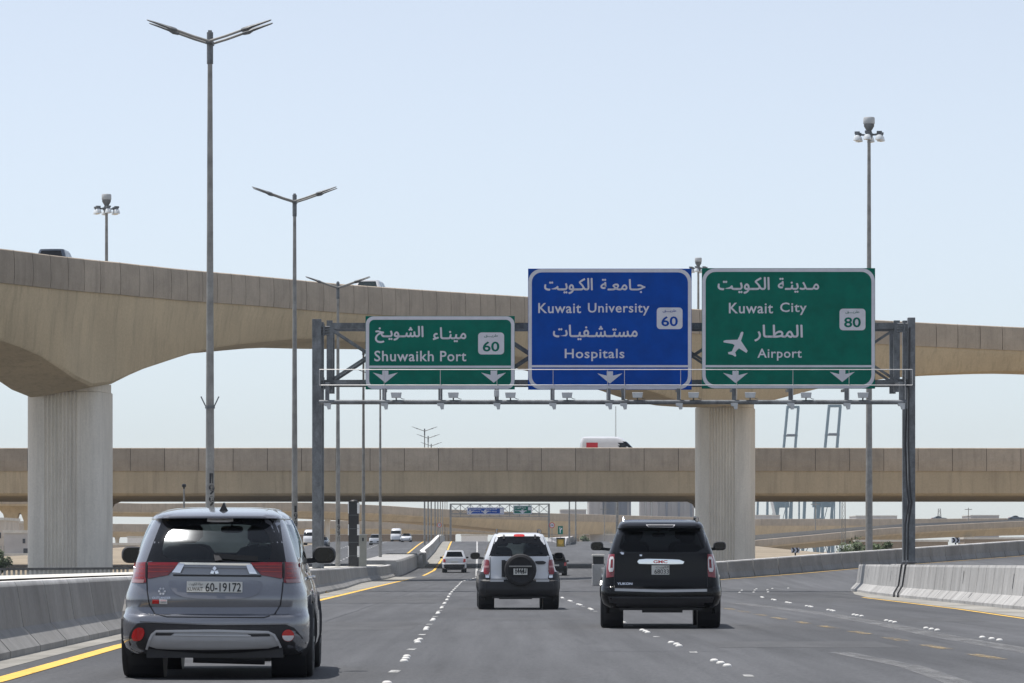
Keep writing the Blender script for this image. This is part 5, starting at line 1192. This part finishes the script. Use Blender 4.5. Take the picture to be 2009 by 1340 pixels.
# ---- 2: white off-roader with spare wheel
s_ = 86.9; xc, gy_ = 1018.6, 1196.6
def j(cx, cy): return ((800+cx/5.0225-xc)/s_, (gy_-(960+cy/5.0225))/s_)
tab = [(.30,.80,.12,4.0),(.34,.88,.06,4.15),(.45,.915,.0,4.2),(.62,.915,.0,4.22),(.66,.91,.01,4.22),(.68,.905,.07,4.22),(.80,.90,.09,4.2),(.86,.87,.10,4.2),(.90,.83,.10,4.2),(1.0,.805,.10,4.15),(1.08,.79,.105,4.0),(1.16,.775,.11,3.2),(1.21,.765,.115,3.1),
       (1.3,.735,.15,3.0),(1.5,.66,.24,2.8),(1.62,.605,.31,2.65),(1.665,.58,.33,2.6),(1.71,.55,.38,2.5),(1.735,.5,.6,2.4),(1.75,.42,1.0,2.2)]
c = Car('white_suv', 'white boxy off-roader with dark lower body and a covered spare wheel on its tailgate', ((xc-CX)/s_, 82.9, G(0, 83.6)), .02, tab, M['paintwhite'], B=.07, Rx=.13, Ry=.2, belt=1.2)
c.wheels = [(.85, .37), (3.3, .37)]
c.body(rear=(1.225, 1.655, 1.0), side=[(1.24,1.64,.45,1.0),(1.24,1.64,1.1,1.9),(1.24,1.64,2.0,2.8)], wind=(1.22, 1.68), gside='glassdark', arch=.41, lower=(.69, .85, M['trimgrey']))
c.arches(.40, M['trimgrey'], wd=.09)
for x, y in ((-.785,.85),(.785,.85),(-.785,3.3),(.785,3.3)): c.wheel(x, y, .37, .27)
GI = chaikin([j(905,535), j(1100,525), j(1285,540), j(1325,600), j(1335,645), j(1100,650), j(862,640), j(870,590)], 2)
c.annulus('window_frame', [j(866,468), j(1342,468), j(1400,658), j(802,658)], GI, M['frit'], off=.005); c.patch('rear_window', GI, M['glass'], off=.003, thick=0, n=48, rings=6, smooth=180)
c.seats((-.36, .36), 1.3, 1.1, .3); c.seats((-.37, .37), 2.0, 1.1, .32); c.rear_mirror(2.4, 1.52)
# dark lower cladding, bumper
c.patch('bumper', [(-.91,.30),(.91,.30),(.918,.68),(-.918,.68)], M['trimgrey'], off=.02, thick=.08, n=120, rings=6)
for sx in (-1, 1):
    P = [(sx*abs(x), z) for x, z in [j(690,845), j(742,845), j(808,850), j(815,905), j(690,905)]]; c.patch('fender_cladding', [(max(-.915, min(.915, a)), b) for a, b in P], M['trimgrey'], off=.016, thick=.03, n=32)
    P = [(sx*abs(x), z) for x, z in chaikin([j(748,700), j(775,690), j(805,700), j(810,835), j(745,840)], 1)]; l1 = c.patch('tail_light', P, M['red'], off=.022, thick=.05, n=32)
    P = [(sx*abs(x), z) for x, z in [j(754,752), j(802,752), j(803,772), j(753,772)]]; c.patch('turn_signal', P, mat('pink_lens', (.45,.2,.2), .2, coat=.4, var=.1), off=.03, thick=.01, n=24, par=l1)
    P = [(sx*abs(x), z) for x, z in [j(765,848), j(803,850), j(803,872), j(768,872)]]; c.patch('reflector', P, M['chrome'], off=.03, thick=.01, n=16)
c.line('step_trim', [j(812,900), j(945,900)], .05, M['silver'], off=.03); c.line('step_trim', [j(1265,900), j(1395,900)], .05, M['silver'], off=.03)
c.line('tailgate_seam', [j(812,665), j(815,885), j(1392,885), j(1398,665)], .012, M['trimgrey'], off=.004)
c.patch('brake_light', chaikin([j(1052,440), j(1150,440), j(1158,465), j(1045,465)], 1), M['redpatch'], off=.02, thick=.05, n=32)
for px in (948, 1258): c.patch('roof_rack_foot', [j(px-9,445), j(px+9,445), j(px+10,485), j(px-10,485)], M['plastic'], off=.04, thick=.06, n=20)
for sx in (-1, 1): mb = MB(); mb.tube([(sx*.5,.55,1.70),(sx*.5,.65,1.80),(sx*.48,1.2,1.82),(sx*.48,2.2,1.82),(sx*.48,2.35,1.73)], .018, 8); mb.build('roof_rail', M['plastic'], c.root, smooth=60)
h_ = c.patch('door_handle', chaikin([j(1250,712), j(1275,706), j(1345,706), j(1368,722), j(1345,740), j(1275,740)], 1), M['blk'], off=.03, thick=.04, n=32)
x0, z0 = j(1109,793); y0 = c.ry(x0, z0)
mb = MB(); mb.lathe([(.16,-.05),(.26,-.04),(.33,-.09),(.362,-.16),(.362,-.24),(.34,-.29),(.29,-.31),(.27,-.30),(.25,-.285),(0,-.28)], (x0, y0, z0), 'y', 40); sp = mb.build('spare_wheel', M['rubber'], c.root, smooth=40)
mb = MB(); mb.lathe([(.1,-.0),(.1,-.1),(.0,-.1)], (x0, y0, z0), 'y', 12); mb.box(x0-.38, x0-.1, y0-.12, y0-.02, z0+.12, z0+.2); mb.box(x0-.42, x0-.34, y0-.1, y0+.05, z0-.16, z0+.22); mb.build('spare_carrier', M['plastic'], sp)
mb = MB(); P = j(1040,780); Q = j(1176,842); mb.box(P[0], Q[0], y0-.33, y0-.315, Q[1], P[1]); pl = mb.build('number_plate', M['plate'], c.root)
mb = MB(); w_ = Q[0]-P[0]; put_text(mb, '84447', (P[0]+w_*.1, P[0]+w_*.96, Q[1]+.02, Q[1]+.17), y0-.333, bold=.01); put_text(mb, 'الكويت', (P[0]+w_*.3, P[0]+w_*.95, P[1]-.13, P[1]-.02), y0-.333, arabic=True, bold=.01); mb.build('plate_number', M['blk'], pl)
mb = MB(); mb.box(P[0]-.1, Q[0]+.1, y0-.335, y0-.28, P[1]+.035, P[1]+.065); mb.build('plate_bracket', M['galv'], sp)
mb = MB(); mb.box(-.6,.6,.15,3.9,.26,.42); mb.cyl((-.7,.85,.33),(.7,.85,.33),.06,.06,8); mb.box(-.45,.3,.25,.7,.24,.4); mb.cyl((.35,.25,.33),(.62,.25,.33),.06,.06,10); mb.build('underbody', M['plastic'], c.root)
c.mirror(.97, 2.5, 1.22, .23, .16, M['plastic'])

# ---- 3: big black SUV
s_ = 122.; xc, gy_ = 1297, 1233.7
def k3(cx, cy): return ((880+cx/3.348-xc)/s_, (gy_-(1000+cy/3.348))/s_)
tab = [(.34,.86,.12,4.9),(.40,.93,.05,5.05),(.50,.965,.0,5.1),(.60,.968,.0,5.12),(.66,.965,.01,5.12),(.685,.96,.05,5.12),(.80,.95,.075,5.1),(.95,.925,.085,5.1),(1.1,.885,.09,5.0),(1.17,.86,.095,4.6),(1.22,.845,.10,3.7),
       (1.3,.815,.14,3.6),(1.45,.765,.22,3.4),(1.58,.715,.30,3.2),(1.615,.70,.32,3.15),(1.625,.70,.20,3.12),(1.66,.69,.21,3.05),(1.70,.67,.28,2.95),(1.735,.64,.5,2.8),(1.76,.58,.9,2.6),(1.775,.5,1.3,2.4)]
c = Car('black_suv', 'large glossy black SUV with chrome bar and plate 68033, right of centre', ((xc-CX)/s_, 59, G(2.4, 60.1)), -.026, tab, M['paintblack'], B=.08, Rx=.15, Ry=.25, belt=1.21, nt=(0,.2,.4,.6,.8,1))
c.wheels = [(1.05, .4), (4.05, .4)]
c.body(rear=(1.23, 1.61, 1.0), side=[(1.25,1.6,.6,1.4),(1.25,1.6,1.5,2.35),(1.25,1.6,2.45,3.4)], wind=(1.24, 1.66), gside='glassdark', grear='glassdark', arch=.44)
c.arches(.425, M['paintblack'])
for x, y in ((-.84,1.05),(.84,1.05),(-.84,4.05),(.84,4.05)): c.wheel(x, y, .4, .275)
GI = chaikin([k3(1150,140), k3(1400,136), k3(1650,140), k3(1690,275), k3(1400,280), k3(1110,275)], 1)
c.annulus('window_frame', [k3(1118,118), k3(1682,118), k3(1702,284), k3(1094,284)], GI, M['frit'], off=.004); c.patch('rear_window', GI, M['glassdark'], off=.003, thick=0, n=48, rings=6, smooth=180)
c.seats((-.45, 0.45), 1.2, 1.12, .25, .5); c.seats((-.4, .4), 2.6, 1.12, .3, .5); c.rear_mirror(3.0, 1.52)
for sx in (-1, 1):
    P = [(sx*abs(x), z) for x, z in [k3(1050,290), k3(1090,290), k3(1090,400), k3(1086,440), k3(1035,445), k3(1036,370)]]; l1 = c.patch('tail_light', P, M['red'], off=.016, thick=.04, n=40, cen=(sx*abs(k3(1066,0)[0]), k3(0,370)[1]))
    A_ = [(sx*abs(x), z) for x, z in chaikin([k3(1056,308), k3(1088,306), k3(1086,405), k3(1048,408)], 1)]; B_ = [(sx*abs(x), z) for x, z in [k3(1066,325), k3(1081,324), k3(1079,380), k3(1062,382)]]
    c.annulus('light_frame', A_, B_, M['lens'], off=.026, thick=.01, n=32, par=l1)
    mb = MB(); mb.box(sx*.945-.01, sx*.945+.01, .5, .62, .83, .87); mb.build('side_marker', M['chrome'], c.root)
hb = c.patch('tailgate_bar', chaikin([k3(1240,332), k3(1262,320), k3(1500,325), k3(1548,332), k3(1550,350), k3(1535,357), k3(1255,355), k3(1240,350)], 1), M['chrome'], off=.05, thick=.05, n=64)
c.text('lettering', 'GMC', (k3(1345,0)[0], k3(1438,0)[0], k3(0,351)[1], k3(0,330)[1]), M['redpatch'], off=.054, bold=.03, par=hb)
c.patch('tail_recess', chaikin([k3(1285,360), k3(1550,360), k3(1545,460), k3(1500,492), k3(1330,490), k3(1285,450)], 1), M['paintblack'], off=.006, thick=.01, n=48)
pl = c.patch('number_plate', [k3(1334,364), k3(1450,364), k3(1450,425), k3(1334,425)], M['plate'], off=.03, thick=.012, n=32)
c.text('plate_number', '68033', (k3(1352,0)[0], k3(1447,0)[0], k3(0,420)[1], k3(0,390)[1]), M['blk'], off=.033, par=pl, bold=.012); c.text('plate_script', 'الكويت', (k3(1362,0)[0], k3(1446,0)[0], k3(0,387)[1], k3(0,367)[1]), M['blk'], off=.033, par=pl, arabic=True, bold=.008)
c.text('model_lettering', 'YUKON', (k3(1107,0)[0], k3(1208,0)[0], k3(0,493)[1], k3(0,477)[1]), M['chrome'], off=.012, bold=.03)
c.line('chrome_strip', [k3(1092,524), k3(1400,532), k3(1698,528)], .042, M['silver'], off=.02)
c.line('tailgate_seam', [k3(1092,290), k3(1088,515), k3(1700,520), k3(1704,290)], .012, M['blk'], off=.003)
A_ = [k3(1296,96), k3(1490,96), k3(1478,114), k3(1312,112)]; c.patch('brake_light', A_, M['lens'], off=.012, thick=.02, n=32); c.patch('brake_lens', [k3(1304,99), k3(1482,99), k3(1473,110), k3(1316,109)], M['frit'], off=.016, thick=.01, n=32)
c.patch('badge', [k3(1125,280), k3(1135,275), k3(1153,280), k3(1150,292), k3(1138,292)], M['chrome'], off=.014, thick=.01, n=12); c.patch('rear_wiper_pivot', [k3(1255,293), k3(1272,294), k3(1268,304), k3(1258,303)], M['chrome'], off=.02, thick=.02, n=12)
c.line('bumper_shelf', [k3(1030,548), k3(1400,560), k3(1752,550)], .02, M['paintblack'], off=.02)
c.patch('bumper_valance', [(-.8,.345),(.8,.345),(.86,.52),(-.86,.52)], M['trimgrey'], off=.012, thick=.05, n=64)
mb = MB(); mb.box(-.66,.66,.2,4.8,.3,.45); mb.cyl((-.75,1.05,.38),(.75,1.05,.38),.08,.08,8); mb.box(-.3,.35,.3,.9,.26,.42); mb.build('underbody', M['plastic'], c.root)
for sx in (-1, 1): mb = MB(); mb.tube([(sx*.6,.7,1.7),(sx*.6,.8,1.79),(sx*.6,2.6,1.82),(sx*.6,2.8,1.72)], .02, 8); mb.build('roof_rail', M['chrome'] if sx < 0 else M['blk'], c.root, smooth=60)
c.mirror(1.04, 3.35, 1.34, .22, .15, M['plastic'], g='frit')

# ---- simpler vehicles farther off (same build, fewer parts)
SUV = [(.28,.78,.08,4.2),(.36,.86,.0,4.3),(.62,.87,.0,4.32),(.66,.86,.05,4.32),(.95,.85,.07,4.25),(1.02,.83,.08,3.8),(1.06,.81,.09,3.2),(1.2,.76,.15,3.0),(1.5,.66,.32,2.65),(1.58,.62,.36,2.5),(1.62,.5,.7,2.2)]
SEDAN = [(.22,.76,.1,4.5),(.34,.86,.0,4.62),(.55,.87,.0,4.65),(.72,.86,.03,4.6),(.88,.84,.1,4.4),(.95,.8,.25,3.9),(1.0,.77,.75,3.2),(1.15,.70,1.05,2.95),(1.32,.62,1.35,2.6),(1.40,.56,1.55,2.4),(1.43,.45,1.8,2.2)]
VAN = [(.3,.8,.05,4.7),(.4,.87,.0,4.75),(.9,.88,.0,4.7),(1.1,.87,.0,4.6),(1.3,.86,.02,4.45),(1.75,.82,.06,4.0),(1.95,.78,.1,3.75),(2.15,.72,.16,3.5),(2.24,.6,.35,3.2),(2.26,.45,.6,2.9)]
TRUCK = [(.5,1.0,.0,5.0),(.7,1.1,.0,5.1),(1.2,1.1,.0,5.1),(1.3,1.1,.02,5.1),(2.6,1.08,.05,5.0),(2.75,1.0,.15,4.9)]
def simple(name, label, loc, yaw, tab, paint, kind, lights='rear', group=None, scale=1.0, extra=None, glass='glassdark'):
    c = Car(name, label, loc, yaw, tab, paint, B=.05, Rx=.16, Ry=.2, belt={'suv': 1.08, 'sedan': .98, 'van': 1.28, 'truck': 1.3}[kind], group=group, nt=(0,.35,.7,1.0), nside=18, cat={'van': 'van', 'truck': 'lorry'}.get(kind, 'car'))
    f = tab[3][3]; c.wheels = [(.85, .33), (f-.95, .33)]; zb = c.belt
    if kind == 'suv': c.body(rear=(1.1,1.5,1), side=[(1.1,1.5,.5,1.2),(1.1,1.5,1.3,2.1),(1.1,1.5,2.2,2.9)], wind=(1.07,1.56), gside=glass, grear=glass, gfront=glass, dz=.09, keep_rear=True, arch=.36)
    elif kind == 'sedan': c.body(rear=(1.0,1.36,1), side=[(1.0,1.36,1.4,2.1),(1.0,1.36,2.15,2.9)], wind=(1.0,1.38), gside=glass, grear=glass, gfront=glass, dz=.08, keep_rear=True, arch=.36)
    elif kind == 'van': c.body(rear=(1.3,1.75,1), side=[(1.3,1.74,3.25,3.9)], wind=(1.3,1.85), gside='frit', grear=glass, gfront=glass, dz=.1, keep_rear=True, arch=.36)
    else: c.body(rear=None, side=[], wind=(1.5,2.4), gfront='frit', dz=.15, arch=.4)
    c.arches(.35, M['trimgrey'])
    for x, y in ((-.76,.85),(.76,.85),(-.76,f-.95),(.76,f-.95)): c.wheel(x, y, .33, .22, False)
    for sx in (-1, 1):
        if kind != 'truck': z = .85 if kind != 'van' else 1.1; c.patch('tail_light', [(sx*.62, z-.1), (sx*.8, z-.1), (sx*.8, z+.13), (sx*.66, z+.13)], M['redpatch'], off=.02, thick=.03, n=20, rings=3)
        mb = MB(); yf = f-.28; mb.box(min(sx*.45, sx*.74), max(sx*.45, sx*.74), yf, yf+.2, .66, .78); mb.build('headlight', M['lens'], c.root, bevel=.02)
    mb = MB(); mb.box(-.26,.26,-.03,.0,.72,.83); mb.build('number_plate', M['plate'], c.root)
    if kind in ('suv', 'sedan'): c.mirror(.93, c.at(1.05)[2]-.55 if kind == 'suv' else 2.75, 1.08 if kind == 'suv' else 1.0, .2, .13, M['plastic'])
    mb = MB(); mb.box(-.72,.72,f-.12,f+.03,.42,.6); mb.build('grille', M['blk'], c.root, bevel=.02)
    mb = MB(); mb.box(-.62,.62,.06,f-.1,.2,.45); mb.build('underbody', M['plastic'], c.root)
    if extra: extra(c)
    c.root.scale = (scale,)*3; return c
def black_bumper(c): c.patch('bumper', [(-.86,.29),(.86,.29),(.865,.62),(-.865,.62)], M['trimgrey'], off=.02, thick=.05, n=64)
def X_(px, Y): return (px-CX)/F*Y
Y = 277; simple('white_suv', 'small white SUV far ahead in the left lane, just before the overpass shadow', (X_(891.5, Y), Y, G(-4, Y+1)+.0), .02, SUV, M['paintwhite'], 'suv', extra=black_bumper, scale=1.06)
Y = 262; simple('black_suv', 'dark car half hidden behind the right side of the white off-roader', (X_(1090, Y), Y, G(3, Y+1)), .0, SUV, M['paintblack'], 'suv', scale=.96)
for px, Y, lab, tab, kd, pm in ((736, 475, 'white car coming down the opposite carriageway, left of the thin lamp post', SUV, 'suv', 'paintwhite'), (797, 525, 'white saloon farther up the opposite carriageway', SEDAN, 'sedan', 'paintwhite'), (607, 480, 'white vehicle seen beside the left gantry leg on the opposite carriageway', VAN, 'van', 'paintwhite'), (632, 450, 'dark car just right of the left gantry leg on the opposite carriageway', SEDAN, 'sedan', 'paintnavy'), (777, 550, 'white van behind the two oncoming cars', VAN, 'van', 'paintwhite')):
    x = X_(px, Y); simple('oncoming_car' if kd != 'van' else 'white_van', lab, (x, Y+4.3, G(x, Y)), pi-.02, tab, M[pm], kd, scale=.88)
def parked_on(P, px, dy, dz, lab, tab, kind, paint, yaw, nm='dark_suv', sc=1, gl='frit'):
    best = min(P, key=lambda p: abs((CX+F*p[0]/p[1])-px)); x, y, z = best[0], best[1]+dy, best[2]
    Yq = y; return simple(nm, lab, (X_(px, Yq), Yq, z+dz), yaw, tab, M[paint], kind, scale=sc, glass=gl)
parked_on(P1, 98, 2.2, -1.08, 'dark SUV whose roof shows over the flyover parapet at the far left', SUV, 'suv', 'paintnavy', R(-3))
parked_on(P1, 719, 2.2, -1.05, 'pale blue grey SUV whose roof shows over the flyover parapet above the gantry', SUV, 'suv', 'paintwhite', R(-8), 'grey_suv', 1, 'glass')
def redside(c):
    mb = MB(); w_ = c.at(1.5)[0]
    for sx in (-1, 1):
        mb = MB(); mb.add([(sx*(c.at(1.3)[0]+.012), .55, 1.3), (sx*(c.at(1.3)[0]+.012), 1.5, 1.3), (sx*(c.at(1.75)[0]+.012), 1.5, 1.75), (sx*(c.at(1.75)[0]+.012), .55, 1.75)], [(0,1,2,3)]); mb.build('red_panel', M['redpanel'], c.root)
        mb = MB()
        for yy_ in (1.62, 2.5, 3.2): mb.box(min(sx*(c.at(1.3)[0]-.02), sx*(c.at(1.3)[0]+.006)), max(sx*(c.at(1.3)[0]-.02), sx*(c.at(1.3)[0]+.006)), yy_, yy_+.02, .5, 1.3)
        mb.build('door_seam', M['blk'], c.root)
simple('white_van', 'white high roofed van with a red panel on its side crossing the level overpass', (X_(1137, 306), 306, 8.42), -pi/2, VAN, M['paintwhite'], 'van', extra=redside, scale=1.0)
for px, Y, pyb, lab in ((1843, 1050, 1018, 'dark vehicle with wide load on the skyline viaduct below the small pylon'), (1995, 1052, 1017, 'dark car on the skyline viaduct at the right picture edge'), (50, 525, 1000, 'white car on the distant viaduct near the tulip columns')):
    simple('distant_car', lab, (X_(px, Y)-2, Y+4, CH+(HY-pyb)/F*Y-.6), -pi/2, SEDAN, M['paintnavy'] if px > 100 else M['paintwhite'], 'sedan')

# ------------------------------------------------------------------ air
HZ = 0.00010
if HZ:
    m = bpy.data.materials.new('haze'); m.use_nodes = True; n = m.node_tree.nodes; l = m.node_tree.links; n.remove(n['Principled BSDF'])
    v = n.new('ShaderNodeVolumePrincipled'); v.inputs['Color'].default_value = (.8, .9, 1, 1); v.inputs['Density'].default_value = HZ; v.inputs['Anisotropy'].default_value = .0
    l.new(v.outputs[0], n['Material Output'].inputs['Volume'])
    mb = MB(); mb.box(-600, 600, -20, 2300, -12, 75); tag(mb.build('haze', m), kind='stuff')
for o in COL.objects:
    if o.parent is None and 'label' not in o and 'kind' not in o and o.type in ('MESH', 'EMPTY'): print('UNTAGGED', o.name)
